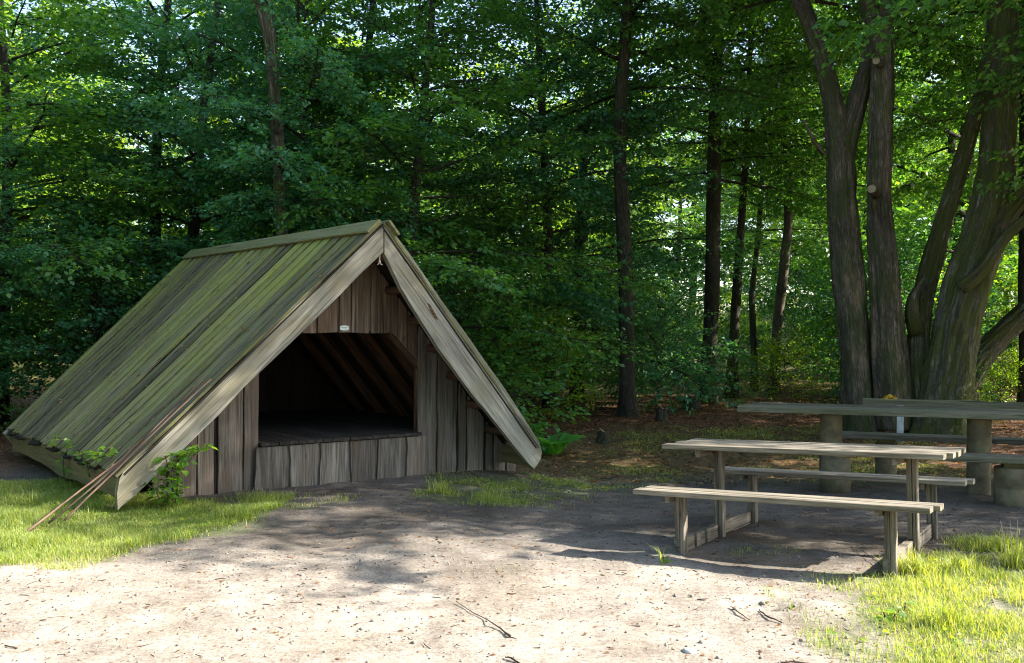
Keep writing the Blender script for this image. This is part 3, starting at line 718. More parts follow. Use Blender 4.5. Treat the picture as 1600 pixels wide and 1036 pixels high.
def make_crown(seed, R, z0, z1, nlimb, leafL=0.098, dens=1.45, droop=0.3, low_up=0.0, prof=None, name='crown', mat='leafA', keep=None, upfrac=0.7, thin=1.0, hole=0.85):
    r = np.random.default_rng(seed)
    wood = MB(); random.seed(seed)
    tw_p = []; tw_d = []; tw_n = []; tw_l = []
    for i in range(nlimb):
        f = (i + r.random() * 0.8) / nlimb; zi = z0 + (z1 - z0) * f * 0.92
        pr = prof(f) if prof else math.sin(math.pi * min(1, 0.22 + 0.78 * f) ** 0.9) ** 0.6
        L = R * max(0.25, pr) * r.uniform(0.72, 1.12)
        az = i * 2.39996 + r.normal(0, 0.25); el = low_up + f * upfrac + r.normal(0, 0.08)
        nS = 9; P = []; p = np.array([0, 0, zi]); d = np.array([math.cos(az) * math.cos(el), math.sin(az) * math.cos(el), math.sin(el)])
        step = L / nS
        for k in range(nS + 1):
            P.append(p.copy()); az += r.normal(0, 0.07)
            e2 = el - droop * (k / nS) ** 1.5 * 1.6 + r.normal(0, 0.04)
            d = np.array([math.cos(az) * math.cos(e2), math.sin(az) * math.cos(e2), math.sin(e2)]); p = p + d * step
        P = np.array(P)
        r0 = 0.011 * L
        wood.tube([tuple(q) for q in P], [max(0.006, r0 * (1 - 0.9 * k / nS)) for k in range(nS + 1)], 5, caps=False)
        tilt = r.normal(0, 0.35)
        ns = int(L / 0.17 * dens)
        for k in range(ns):
            s = 0.16 + 0.84 * (k + r.random()) / ns; x = s * nS; j = min(int(x), nS - 1); q = P[j] + (P[j + 1] - P[j]) * (x - j)
            fw = norm(P[j + 1] - P[j]); side = norm(np.cross(fw, [0, 0, 1.0])); upv = np.cross(side, fw)
            side = side * math.cos(tilt) + upv * math.sin(tilt)
            sg = 1 if k % 2 else -1
            l2 = (0.42 * L * (1 - s) + 0.35) * r.uniform(0.6, 1.2); l2 = min(l2, 1.7)
            d2 = norm(fw * r.uniform(0.5, 1.0) + side * sg + upv * r.normal(0.0, 0.34))
            q2 = q + d2 * l2 + np.array([0, 0, -0.22 * l2])
            if l2 > 0.5: wood.tube([tuple(q), tuple((q + q2) / 2 + np.array([0, 0, 0.02])), tuple(q2)], [0.009, 0.006, 0.003], 3, caps=False)
            nt_ = max(2, int(l2 / 0.13))
            for m_ in range(nt_):
                g = (m_ + 0.7) / nt_; c = q + (q2 - q) * g; sd2 = norm(np.cross(d2, upv)) * (1 if m_ % 2 else -1)
                l3 = 0.30 * (1.15 - 0.6 * g) * r.uniform(0.7, 1.3)
                tw_p.append(c); tw_d.append(norm(d2 * 0.8 + sd2 + upv * r.normal(-0.1, 0.3))); tw_n.append(norm(upv + r.normal(0, 0.22, 3))); tw_l.append(l3)
            tw_p.append(q2); tw_d.append(d2); tw_n.append(upv); tw_l.append(0.25)
    tw_p, tw_d, tw_n, tw_l = map(np.array, (tw_p, tw_d, tw_n, tw_l))
    if keep is not None:
        k_ = keep(tw_p); tw_p, tw_d, tw_n, tw_l = tw_p[k_], tw_d[k_], tw_n[k_], tw_l[k_]
    if True:
        cn = np.zeros(len(tw_p)); q_ = r.uniform([-R, -R, z0], [R, R, z1], (int(R * R * (z1 - z0) * hole), 3)); rad_ = r.uniform(0.28, 0.62, len(q_))
        for c_, ra_ in zip(q_, rad_): cn += ((tw_p - c_) ** 2 / np.array([1, 1, 0.45])).sum(1) < ra_ * ra_
        k_ = (cn < 0.5) & (r.random(len(tw_p)) < thin); tw_p, tw_d, tw_n, tw_l = tw_p[k_], tw_d[k_], tw_n[k_], tw_l[k_]
    per = 7
    i = np.repeat(np.arange(len(tw_p)), per); j = np.tile(np.arange(per), len(tw_p))
    f = (j + 0.6) / per; sg = np.where(j % 2, 1, -1)
    base = tw_p[i] + tw_d[i] * (tw_l[i] * f)[:, None] + np.array([0, 0, -0.02]) * (f ** 2)[:, None]
    sd = norm(np.cross(tw_d[i], tw_n[i])) * sg[:, None]; base = base + r.normal(0, 0.028, base.shape)
    D = norm(tw_d[i] * 0.75 + sd * 0.8 + r.normal(0, 0.22, base.shape) + np.array([0, 0, -0.28]))
    Nn = norm(tw_n[i] * 0.8 + r.normal(0, 0.5, base.shape) + np.array([0.0, 0, 0.1])); n = len(base)
    LL = leafL * r.uniform(0.7, 1.2, n)
    V, F, k = leaf_arrays(base, D, Nn, LL, LL * r.uniform(0.55, 0.7, n))
    me = raw_mesh(name, V, F, attrs={'rnd': np.repeat(r.random(n), k)})
    me.materials.append(M[mat])
    wme = bpy.data.meshes.new('limb'); wme.from_pydata(wood.V, [], wood.F)
    wme.attributes.new('grain', 'FLOAT_VECTOR', 'POINT').data.foreach_set('vector', np.array(wood.G, np.float32).ravel())
    wme.attributes.new('rnd', 'FLOAT', 'POINT').data.foreach_set('value', np.array(wood.R, np.float32))
    wme.attributes.new('wet', 'FLOAT', 'POINT').data.foreach_set('value', np.array(wood.W, np.float32))
    wme.materials.append(M['barkd']); wme.polygons.foreach_set('use_smooth', np.ones(len(wme.polygons), bool))
    print(name, seed, 'leaves', n, 'limbverts', len(wood.V))
    return me, wme
pl = lambda f: (0.55 + 0.6 * math.sin(math.pi * min(1, f + 0.12)))
CR = {
    'low1': make_crown(11, 4.2, 1.3, 10.5, 40, droop=0.3, prof=lambda f: 1.0 - 0.55 * f, upfrac=0.75),
    'low2': make_crown(12, 3.8, 0.9, 8.5, 36, droop=0.35, prof=lambda f: 1.0 - 0.5 * f, mat='leafB'),
    'low3': make_crown(13, 4.0, 1.8, 10.0, 38, droop=0.25, prof=lambda f: 0.85 - 0.4 * abs(f - 0.35), mat='leafB'),
    'high1': make_crown(14, 4.4, 4.2, 14.0, 40, droop=0.2, hole=2.1, thin=0.85, prof=pl),
    'high2': make_crown(15, 3.8, 3.2, 13.0, 38, droop=0.25, hole=2.1, thin=0.85, prof=pl),
    'far1': make_crown(16, 4.6, 2.2, 13.0, 34, leafL=0.13, dens=0.8, prof=pl, mat='leafC'),
    'far2': make_crown(17, 4.4, 1.2, 12.0, 34, leafL=0.13, dens=0.8, prof=pl, mat='leafA'),
    'shade1': make_crown(18, 4.2, 4.6, 11.0, 34, leafL=0.11, dens=1.0, hole=1.4, prof=pl, upfrac=0.5),
    'bush1': make_crown(19, 1.25, 0.15, 1.9, 22, leafL=0.075, dens=1.3, droop=0.2, low_up=0.35, mat='leafC', prof=pl),
    'bush2': make_crown(20, 1.5, 0.1, 2.6, 26, leafL=0.08, dens=1.2, droop=0.2, low_up=0.3, mat='leafB', prof=pl),
    'bush3': make_crown(22, 1.3, 0.15, 2.2, 20, leafL=0.06, dens=1.0, droop=0.3, low_up=0.4, mat='leafA', prof=pl, thin=0.7),
}
# trunk protos (straight forest trunks for copied trees)
def trunk_mesh(seed, h, r0):
    random.seed(seed); b = MB(); n = 26; pts = []; rad = []
    ax, ay = random.uniform(-.03, .03), random.uniform(-.03, .03)
    for i in range(n + 1):
        z = -0.2 + (h + 0.2) * i / n
        pts.append((ax * z + 0.10 * math.sin(z * 0.5 + seed), ay * z + 0.10 * math.cos(z * 0.4 + seed) - 0.1, z)); rad.append(r0 * (1 - 0.85 * i / n) * (1 + 0.45 * math.exp(-max(0, z) / 0.3)))
    b.tube(pts, rad, 14, 0.12, seed=seed, caps=False)
    me = bpy.data.meshes.new('trunk'); me.from_pydata(b.V, [], b.F)
    me.attributes.new('grain', 'FLOAT_VECTOR', 'POINT').data.foreach_set('vector', np.array(b.G, np.float32).ravel())
    me.attributes.new('rnd', 'FLOAT', 'POINT').data.foreach_set('value', np.array(b.R, np.float32))
    me.attributes.new('wet', 'FLOAT', 'POINT').data.foreach_set('value', np.array(b.W, np.float32))
    me.polygons.foreach_set('use_smooth', np.ones(len(me.polygons), bool)); me.materials.append(M['barkd']); return me
TR = [trunk_mesh(1, 12.5, 0.17), trunk_mesh(2, 12, 0.13), trunk_mesh(3, 12.5, 0.22)]
def tree(kind, x, y, label, cat='tree', group=None, rz=None, sc=1.0, tr=0, name='beech_tree', sz=None):
    o = thing(name, label, cat, (x, y, float(gz(x, y)) - 0.02), rng.uniform(0, 6.28) if rz is None else rz, group)
    o.scale = (sc, sc, sz or sc)
    if tr is not None:
        link('trunk', TR[tr], None, o)
    link('crown', CR[kind][0], None, o); link('limb', CR[kind][1], None, o)
    return o

def traced_tree(name, label, stems, mat, crowns=(), Yb=None, k=56, rough=0.25, base=None, nsub=6, extra=None, moss=0.0, flare=0.28):
    """stems: list of lists of (px,py,width_px,Y)"""
    b0 = stems[0][0]; pb = at(b0[0], b0[1], b0[3]); o = thing(name, label, 'tree', (pb[0], pb[1], float(gz(pb[0], pb[1]))))
    for si, st in enumerate(stems):
        P = np.array([at(px, py, Y) for px, py, wd, Y in st]); Rr = np.array([wd * Y / FPX / 2 * (0.87 if Y < 17 else 0.78) for px, py, wd, Y in st])
        if si == 0:
            g = float(gz(P[0][0], P[0][1])) - 0.15
            if P[0][2] > g: P = np.vstack([[P[0][0], P[0][1], g], P]); Rr = np.hstack([Rr[0] * 1.15, Rr])
        # resample with catmull-rom
        seg = np.hstack([0, np.cumsum(np.linalg.norm(np.diff(P, axis=0), axis=1))]); n = max(6, int(seg[-1] / 0.09))
        s = np.linspace(0, seg[-1], n); Q = np.stack([np.interp(s, seg, P[:, c]) for c in range(3)], 1); q = np.interp(s, seg, Rr)
        for _ in range(nsub):
            Q[1:-1] = (Q[:-2] + 2 * Q[1:-1] + Q[2:]) / 4; q[1:-1] = (q[:-2] + 2 * q[1:-1] + q[2:]) / 4
        b = MB(); kk = k if si < 3 else max(10, k // 2)
        b.tube([tuple(v) for v in Q], list(q), kk, rough, seed=si * 7 + b0[0] % 13, caps=True, flare=flare if si == 0 else None, wet=moss, ridge=1.0 if kk > 20 else 0.3)
        b.build('trunk' if si == 0 else 'stem', mat, o, True)
    for kind, dx, dy, dz, sc, rz in crowns:
        for me, nm in ((CR[kind][0], 'crown'), (CR[kind][1], 'limb')):
            c = link(nm, me, None, o); c.location = (dx, dy, dz); c.scale = (sc,) * 3; c.rotation_euler = (0, 0, rz)
    return o
Y0 = 15.5
A = traced_tree('multi_stemmed_tree', 'forked tree with two heavy upright stems behind the slab table', [
    [(1343, 668, 72, Y0), (1341, 610, 58, Y0), (1336, 540, 54, Y0), (1328, 450, 55, Y0), (1319, 370, 53, Y0), (1314, 300, 50, Y0), (1312, 240, 46, Y0), (1306, 190, 37, Y0), (1298, 140, 33, Y0), (1283, 85, 30, Y0), (1264, 35, 28, Y0), (1246, -10, 26, Y0), (1225, -80, 24, Y0), (1200, -180, 20, Y0)],
    [(1395, 670, 68, 15.3), (1392, 600, 62, 15.3), (1387, 540, 57, 15.3), (1383, 450, 50, 15.3), (1378, 370, 46, 15.3), (1374, 300, 41, 15.3), (1376, 200, 40, 15.3), (1379, 110, 40, 15.3), (1378, 60, 38, 15.3), (1384, 0, 34, 15.3), (1390, -100, 30, 15.3), (1395, -250, 22, 15.3)],
    [(1314, 262, 36, Y0), (1326, 205, 36, Y0), (1343, 140, 32, Y0), (1358, 95, 28, Y0 + .1), (1366, 40, 26, Y0 + .2), (1372, -40, 22, Y0 + .2)],
    [(1380, 95, 26, 15.25), (1365, 40, 26, 15.2), (1352, 0, 26, 15.1), (1335, -80, 22, 15)],
    [(1287, 240, 10, Y0 - .1), (1272, 222, 8, Y0 - .2), (1264, 208, 6, Y0 - .25), (1255, 188, 3, Y0 - .3)],
], M['bark'], crowns=(('high1', -0.2, 1.8, 3.0, 1.0, 0.4), ('shade1', -2.0, -0.6, 4.0, 0.9, 2.0)), moss=0.35)
# sawn branch stubs
for px, py, w_, Y in ((1376, 103, 15, 15.25), (1369, 303, 18, 15.1)):
    b = MB(); p = Vector(tuple(at(px, py, Y - 0.02))); q = Vector(tuple(at(px - 7, py - 8, Y - 0.26))); rr = w_ * Y / FPX / 2 * 0.8
    b.tube([tuple(p), tuple(q)], [rr * 1.2, rr], 12, 0.05); b.build('branch_stub', M['bark'], A, True)
    b = MB(); d = (q - p).normalized(); b.tube([tuple(q), tuple(q + d * 0.006)], [rr * 0.93, rr * 0.9], 12); b.build('cut_face', M['cut'], A)
B = traced_tree('old_mossy_tree', 'massive pale mossy tree with spreading stems behind right end of slab table', [
    [(1470, 684, 118, 15.2), (1474, 640, 92, 15.2), (1486, 570, 80, 15.2), (1497, 500, 76, 15.2), (1511, 440, 74, 15.2), (1534, 380, 68, 15.2), (1550, 320, 64, 15.2), (1560, 250, 58, 15.2), (1563, 180, 54, 15.2), (1568, 100, 48, 15.2), (1570, 0, 46, 15.2), (1572, -150, 40, 15.2), (1575, -300, 28, 15.2)],
    [(1440, 655, 60, 15.4), (1436, 590, 44, 15.5), (1434, 530, 36, 15.6), (1440, 470, 36, 15.7), (1456, 410, 34, 15.8), (1472, 350, 30, 15.8), (1492, 290, 28, 15.8), (1512, 220, 27, 15.8), (1532, 150, 26, 15.8), (1550, 70, 24, 15.8), (1562, -30, 22, 15.8)],
    [(1530, 400, 46, 15.2), (1556, 352, 40, 15.1), (1590, 312, 36, 15.0), (1630, 270, 32, 14.9), (1700, 180, 26, 14.7)],
    [(1500, 450, 26, 14.95), (1528, 432, 22, 14.85), (1552, 396, 20, 14.8), (1578, 360, 18, 14.7), (1612, 335, 16, 14.6), (1680, 300, 12, 14.4)],
    [(1432, 520, 26, 15.5), (1420, 478, 22, 15.4), (1430, 450, 12, 15.4), (1445, 432, 4, 15.35)],
], M['barkB'], crowns=(('high2', 0.9, 1.9, 3.2, 1.05, 1.4), ('shade1', 0.5, -0.8, 4.2, 0.95, 4.0)), moss=0.6)
traced_tree('leaning_tree', 'thick leaning trunk rising to the right beyond the mossy tree', [
    [(1500, 610, 66, 17.5), (1530, 560, 52, 17.5), (1560, 528, 46, 17.5), (1600, 490, 42, 17.5), (1660, 430, 40, 17.5), (1740, 330, 34, 17.5), (1830, 180, 26, 17.5)]], M['barkB'], crowns=(('high2', 4.0, 0.5, 1.0, 0.9, 0.3),), moss=0.4)
traced_tree('beech_tree', 'slim straight trunk alone in the middle between shelter and tables', [
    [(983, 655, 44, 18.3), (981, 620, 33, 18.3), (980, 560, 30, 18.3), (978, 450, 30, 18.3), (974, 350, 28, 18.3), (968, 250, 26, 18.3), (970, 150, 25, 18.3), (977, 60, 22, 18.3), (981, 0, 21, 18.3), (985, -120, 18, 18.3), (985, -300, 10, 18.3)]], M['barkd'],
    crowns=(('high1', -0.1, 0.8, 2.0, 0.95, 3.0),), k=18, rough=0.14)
traced_tree('beech_tree', 'thick dark trunk first to the right of the slim middle trunk', [
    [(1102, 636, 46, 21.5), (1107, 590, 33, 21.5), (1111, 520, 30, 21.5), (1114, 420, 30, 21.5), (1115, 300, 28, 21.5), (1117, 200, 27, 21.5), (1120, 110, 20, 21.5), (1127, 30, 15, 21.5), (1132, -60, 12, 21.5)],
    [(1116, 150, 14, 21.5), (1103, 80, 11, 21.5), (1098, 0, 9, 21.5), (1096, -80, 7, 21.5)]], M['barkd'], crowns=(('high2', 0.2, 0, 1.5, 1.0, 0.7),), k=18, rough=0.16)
traced_tree('beech_tree', 'thin dark trunk beside the thick dark one, leaning slightly right', [
    [(1142, 624, 26, 23), (1146, 540, 19, 23), (1153, 430, 18, 23), (1160, 330, 14, 23), (1165, 250, 12, 23), (1172, 100, 10, 23), (1175, -60, 8, 23)]], M['barkd'], crowns=(('high1', 0.3, 0, 2.5, 0.6, 1.0),), k=14)
traced_tree('beech_tree', 'thinnest crooked trunk, between the thin dark trunk and the pale bent one', [
    [(1179, 614, 18, 26), (1178, 540, 14, 26), (1174, 460, 12, 26), (1184, 380, 11, 26), (1190, 300, 9, 26), (1192, 150, 8, 26)]], M['barkd'], crowns=(('high2', 0.2, 0, 1.5, 0.55, 2.0),), k=12)
traced_tree('beech_tree', 'pale bent trunk catching light, left of the forked tree', [
    [(1208, 613, 28, 24), (1211, 560, 20, 24), (1216, 490, 20, 24), (1225, 420, 20, 24), (1232, 350, 18, 24), (1231, 250, 16, 24), (1227, 150, 16, 24), (1228, 60, 14, 24), (1230, -20, 12, 24), (1232, -120, 9, 24)]], M['bark'], crowns=(('high1', 0.3, 0, 2.5, 0.7, 5.0),), k=14)
traced_tree('beech_tree', 'slender light barked trunk half hidden in leaves above the shelter roof', [
    [(452, 560, 30, 14.9), (446, 420, 26, 14.9), (440, 330, 24, 14.9), (436, 240, 23, 14.9), (430, 160, 21, 14.9), (424, 80, 20, 14.9), (418, 0, 18, 14.9), (412, -100, 15, 14.9)],
    [(434, 210, 11, 14.8), (424, 130, 9, 14.7), (412, 40, 8, 14.6), (396, -10, 7, 14.5)],], M['barkB'], crowns=(('low3', 0, 0.9, 0.5, 0.8, 3.6),), k=14)
traced_tree('beech_tree', 'straight dark trunk behind the fork of the old mossy tree', [
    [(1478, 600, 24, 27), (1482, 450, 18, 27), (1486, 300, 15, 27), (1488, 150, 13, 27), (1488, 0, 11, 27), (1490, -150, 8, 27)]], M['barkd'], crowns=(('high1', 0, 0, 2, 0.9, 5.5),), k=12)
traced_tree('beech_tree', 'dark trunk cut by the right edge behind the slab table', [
    [(1606, 650, 40, 18.5), (1602, 560, 24, 18.5), (1600, 420, 22, 18.5), (1600, 250, 20, 18.5), (1604, 0, 18, 18.5), (1606, -200, 12, 18.5)]], M['barkd'], crowns=(('high2', 0, 0, 2, 0.9, 2.5),), k=12)

# dense beeches with low boughs behind the shelter
G1 = 'low boughed beeches massed behind the shelter'
for kind, x, y, sc, lab in (
    ('low1', -8.2, 16.2, 1.0, 'low boughed beech rising behind the left end of the roof'),
    ('low2', -5.6, 17.6, 1.1, 'low boughed beech above the left part of the roof ridge'),
    ('low1', -1.6, 16.6, 1.0, 'dense low boughed beech directly above the shelter gable'),
    ('low3', 0.6, 19.4, 0.95, 'blue green beech between the gable and the slim middle trunk'),
    ('low2', -3.2, 15.9, 0.75, 'smaller beech with boughs drooping close above the roof ridge'),
    ('low1', -10.6, 14.9, 0.95, 'beech whose boughs fill the upper left corner'),
    ('low3', -7.0, 19.4, 1.1, 'blue green beech in the second row above the roof'),
    ('low1', -3.0, 19.6, 1.1, 'tall beech in the second row above the ridge'),
    ('low2', 1.6, 22.5, 1.1, 'beech in the second row left of the slim middle trunk'),
    ('low2', -12.0, 17.5, 1.1, 'low boughed beech at the left edge of the clearing')):
    tree(kind, x, y, lab, group=G1, sc=sc, tr=1, sz=sc * (0.78 if y < 18 else 0.95))
tree('low3', -7.9, 13.6, 'small blue green tree overhanging the far left eave', sc=0.50, tr=1, name='young_tree', sz=0.42)
G2 = 'trees filling the wood behind'
far = []
rf = np.random.default_rng(404)
for ri, (yy, sp) in enumerate(((24.5, 8.5), (32, 9.5), (40, 10), (49, 10), (60, 11))):
    xx = -0.6 * yy + ri * 2.7
    while xx < 0.62 * yy + 4:
        x_, y_ = xx + rf.uniform(-1, 1), yy + rf.uniform(-1.2, 1.2)
        if not (yy < 26 and 1.5 < x_ < 9.5): far.append((('far1', 'far2', 'far1')[rf.integers(0, 3)], x_, y_))
        xx += sp
for xx in np.arange(-44, 50, 5.6): far.append((('far1', 'far2')[int(xx * 7) % 2], xx + rf.uniform(-1, 1), 70 + rf.uniform(-2, 2)))
def where(x, y):
    px = 800 + 1550 * x / y
    for lim, w_ in ((0, 'beyond the left edge'), (290, 'above the far left eave'), (600, 'above the roof ridge'), (960, 'between gable and slim trunk'),
                    (1290, 'between slim trunk and forked tree'), (1600, 'behind forked and mossy trees')):
        if px < lim: return w_
    return 'beyond the right edge'
ORD = ['first', 'second', 'third', 'fourth', 'fifth', 'sixth', 'seventh', 'eighth', 'ninth', 'tenth', 'eleventh', 'twelfth', 'last']
def ordinals(items, fmt):      # items: list of (key, px) -> label for each, counted from the left where a key repeats
    out = [None] * len(items); keys = {}
    for i, (k, px) in enumerate(items): keys.setdefault(k, []).append((px, i))
    for k, l in keys.items():
        l.sort()
        for n_, (px, i) in enumerate(l): out[i] = fmt(k, (ORD[min(n_, 12)] + ' from left of ') if len(l) > 1 else '')
    return out
FL = ordinals([((('pale' if k_ == 'far1' else 'dark'), 'inner' if y < 28 else ('deep' if y < 45 else 'farthest')) + (where(x, y),), x / y) for k_, x, y in far],
              lambda k, o: f"{o}{k[0]} {k[1]} wood trees {k[2]}" if o else f"{k[0]} {k[1]} wood tree {k[2]}")
for i, (k_, x, y) in enumerate(far):
    tree(k_, x, y, FL[i], group=G2, sc=rng.uniform(0.9, 1.15) * (1.35 if y > 66 else 1), tr=int(rng.integers(0, 3)))
G5 = 'undergrowth bushes in the wood'
ru = np.random.default_rng(77)
ub = []
for i in range(70):
    y = ru.uniform(20.5, 42); x = ru.uniform(-0.58, 0.60) * y
    if y < 23 and 2 < x < 8 and i % 3: continue
    ub.append((('bush1', 'bush2', 'bush3')[ru.integers(0, 3)], x, y, ru.uniform(0.8, 1.5)))
UL = ordinals([(({'bush1': 'light green', 'bush2': 'dark green', 'bush3': 'thin leaved'}[k_], 'nearer' if y < 30 else 'deeper', where(x, y)), x / y) for k_, x, y, s_ in ub],
              lambda k, o: f"{o}{k[0]} {k[1]} bushes {k[2]}" if o else f"{k[0]} {k[1]} bush {k[2]}")
for i, (k_, x, y, s_) in enumerate(ub):
    tree(k_, x, y, UL[i], cat='bush', group=G5, sc=s_, tr=None, name='bush')
# trees just outside the frame on the sunny side: their crowns dapple the clearing
G3 = 'trees at the right of the clearing'
for i, (k_, x, y, sc) in enumerate((('shade1', 8.6, 11.6, 1.0), ('shade1', 12.4, 13.2, 1.1), ('shade1', 11.6, 10.1, 0.75), ('high2', 12.6, 16.6, 1.0))):
    tree(k_, x, y, ('tall tree just outside the view, nearest beyond the slab table', 'tall tree outside the view, behind the nearest one right of the slab table', 'shorter tree outside the view to the right of the picnic table', 'tall tree outside the view right of the leaning trunk')[i], group=G3, sc=sc, tr=0)

G4 = 'trees on the near side of the clearing'
for i, (k_, x, y, sc) in enumerate((('low1', -13.5, 9.5, 1.2), ('high1', -14, 2.5, 1.2), ('low1', -11, -5, 1.2), ('high1', -4, -9, 1.3), ('low1', 3, -11, 1.3), ('high2', 10, -9, 1.3), ('low1', 17, -6, 1.2), ('low2', -17, 6, 1.3))):
    tree(k_, x, y, ORD[i] + ' of the trees ringing the near side of the clearing, outside the view', group=G4, sc=sc, tr=2)

# understorey bushes
GB = 'bushes along the forest edge'
for k_, x, y, sc, lab in (
    ('bush1', 0.35, 17.2, 0.9, 'light green bush right of the shelter, nearest the slim middle trunk'),
    ('bush3', -0.75, 16.0, 1.0, 'loose green bush right behind the right bargeboard'),
    ('bush1', -0.3, 18.8, 1.0, 'pale yellowish bush behind the fern'),
    ('bush2', 2.9, 19.8, 0.8, 'dark bush just right of the slim middle trunk'),
    ('bush2', -9.4, 13.6, 1.0, 'dark bush under the boughs left of the roof'),
    ('bush2', -6.6, 15.6, 1.1, 'dark bush beside the far end of the roof'),
    ('bush3', 1.3, 20.6, 1.0, 'thin bush in shade behind the slim middle trunk'),
    ('bush1', 6.2, 22.5, 0.7, 'light bush behind the pale bent trunk'),
    ('bush3', 7.9, 17.2, 0.55, 'small bush between mossy tree and leaning trunk'),
    ('bush1', 9.4, 19.0, 0.6, 'sunlit bush at the right edge on the slope'),
    ('bush3', 4.4, 19.5, 0.45, 'low bush right of the thick dark trunk')):
    tree(k_, x, y, lab, cat='bush', group=GB, sc=sc, tr=None, name='bush')

# ------------------------------------------------------------------ grass, litter and small plants
def blades(name, P, H, Wd, seed, label, parent=None, lean=0.55, mat='grass'):
    r = np.random.default_rng(seed); n = len(P); a = r.uniform(0, 6.283, n); ld = np.stack([np.cos(a), np.sin(a), 0 * a], 1)
    b2 = a + r.uniform(0.9, 2.2, n); sd = np.stack([np.cos(b2), np.sin(b2), 0 * a], 1)
    H = H[:, None]; W_ = Wd[:, None]; le = (r.uniform(0.1, 1.0, n) * lean)[:, None]; up = np.array([0, 0, 1.0])
    m1 = P + up * H * 0.55 + ld * H * le * 0.35; tip = P + up * H * (1 - 0.25 * le) + ld * H * le * 1.1
    V = np.stack([P - sd * W_ / 2, P + sd * W_ / 2, m1 + sd * W_ * 0.4, m1 - sd * W_ * 0.4, tip], 1).reshape(-1, 3)
    i = np.arange(n)[:, None] * 5
    me = bpy.data.meshes.new(name)
    F4 = i + [0, 1, 2, 3]; F3 = i + [3, 2, 4]
    me.vertices.add(len(V)); me.vertices.foreach_set('co', V.astype(np.float32).ravel())
    li = np.concatenate([F4.ravel(), F3.ravel()]).astype(np.int32)
    me.loops.add(len(li)); me.loops.foreach_set('vertex_index', li); me.polygons.add(2 * n)
    me.polygons.foreach_set('loop_start', np.concatenate([np.arange(n) * 4, 4 * n + np.arange(n) * 3]).astype(np.int32))
    me.polygons.foreach_set('loop_total', np.concatenate([np.full(n, 4), np.full(n, 3)]).astype(np.int32)); me.update(calc_edges=True)
    me.attributes.new('rnd', 'FLOAT', 'POINT').data.foreach_set('value', np.repeat(r.random(n), 5).astype(np.float32))
    o = link(name, me, M[mat]); tag(o, label, kind='stuff'); return o
def scatter(poly, n, seed, thr=-0.2, nscale=0.5, jit=0.42):
    r = np.random.default_rng(seed); pa = np.array(poly); lo, hi = pa.min(0), pa.max(0); out = []
    P = r.uniform(lo, hi, (n, 2))
    J = np.stack([vnoise(P[:, 0], P[:, 1], 0.4, 41), vnoise(P[:, 0], P[:, 1], 0.4, 42)], 1) * 2 * jit + r.normal(0, jit * 0.35, P.shape)
    P = P[inpoly(P + J, poly)]
    P = P[vnoise(P[:, 0], P[:, 1], nscale, 43) + 0.5 * vnoise(P[:, 0], P[:, 1], nscale / 3, 44) > thr + r.normal(0, 0.08, len(P))]
    return np.column_stack([P, gz(P[:, 0], P[:, 1]) + gmicro(P[:, 0], P[:, 1]) - 0.005])
def grass(poly, n, h, seed, label, thr=-0.2, w_=0.0035, lean=0.9):
    P = scatter(poly, n, seed, thr); r = np.random.default_rng(seed + 5)
    cl = 0.55 + 1.1 * np.clip(vnoise(P[:, 0], P[:, 1], 0.3, 51) + 0.4, 0, 1)
    return blades('grass', P, h * r.uniform(0.35, 1.1, len(P)) * cl, w_ * r.uniform(0.7, 1.4, len(P)), seed, label, lean=lean)
grass(PG_L, 140000, 0.07, 61, 'bright green grass along the left side of the shelter', thr=-0.32)
grass(PG_R, 120000, 0.065, 62, 'sunlit yellow green grass patch beside the picnic table', thr=-0.30, w_=0.003)
grass(PG_M, 15000, 0.06, 63, 'thin grass at the foot of the shelter front', thr=0.02)
for pg_, q_ in (([(770, 885), (800, 882), (835, 890), (820, 899), (780, 898)], 71), ([(662, 888), (680, 888), (680, 898), (662, 898)], 70)):
    grass(gpoly(pg_), 500, 0.022, q_, 'faint patch of very short grass in the open sand', thr=-0.1, w_=0.004)
grass(PG_B, 45000, 0.045, 64, 'sparse low green cover under the trees', thr=0.12, w_=0.005)
tp = []
rt = np.random.default_rng(9)
for (px, py, n_, s_) in ((1430, 908, 500, 0.09), (1560, 868, 500, 0.12), (1590, 900, 350, 0.08), (1475, 1000, 300, 0.1), (1400, 905, 200, 0.06), (150, 800, 300, 0.1), (370, 812, 300, 0.1), (250, 792, 300, 0.12), (40, 790, 300, 0.12), (1500, 905, 250, 0.08), (690, 770, 200, 0.1), (770, 778, 200, 0.12), (1036, 884, 20, 0.02), (1420, 880, 60, 0.05)):
    c = gr(px, py); q = c[:2] + rt.normal(0, s_ * 0.6, (n_, 2)); tp.append(q)
tp = np.concatenate(tp); tp = np.column_stack([tp, gz(tp[:, 0], tp[:, 1]) + gmicro(tp[:, 0], tp[:, 1])])
blades('grass', tp, rt.uniform(0.05, 0.17, len(tp)), rt.uniform(0.003, 0.006, len(tp)), 99, 'taller grass tufts standing out of the short grass', lean=1.0)
PG_W = gpoly([(396, 792), (470, 783), (560, 772), (570, 780), (470, 795), (400, 812)])
grass(PG_W, 3000, 0.06, 65, 'few grass wisps under the sill boards', thr=0.0)
PG_T = gpoly([(1130, 848), (1240, 856), (1230, 870), (1120, 866)])
grass(PG_T, 900, 0.05, 66, 'tiny grass under the picnic bench', thr=0.0)

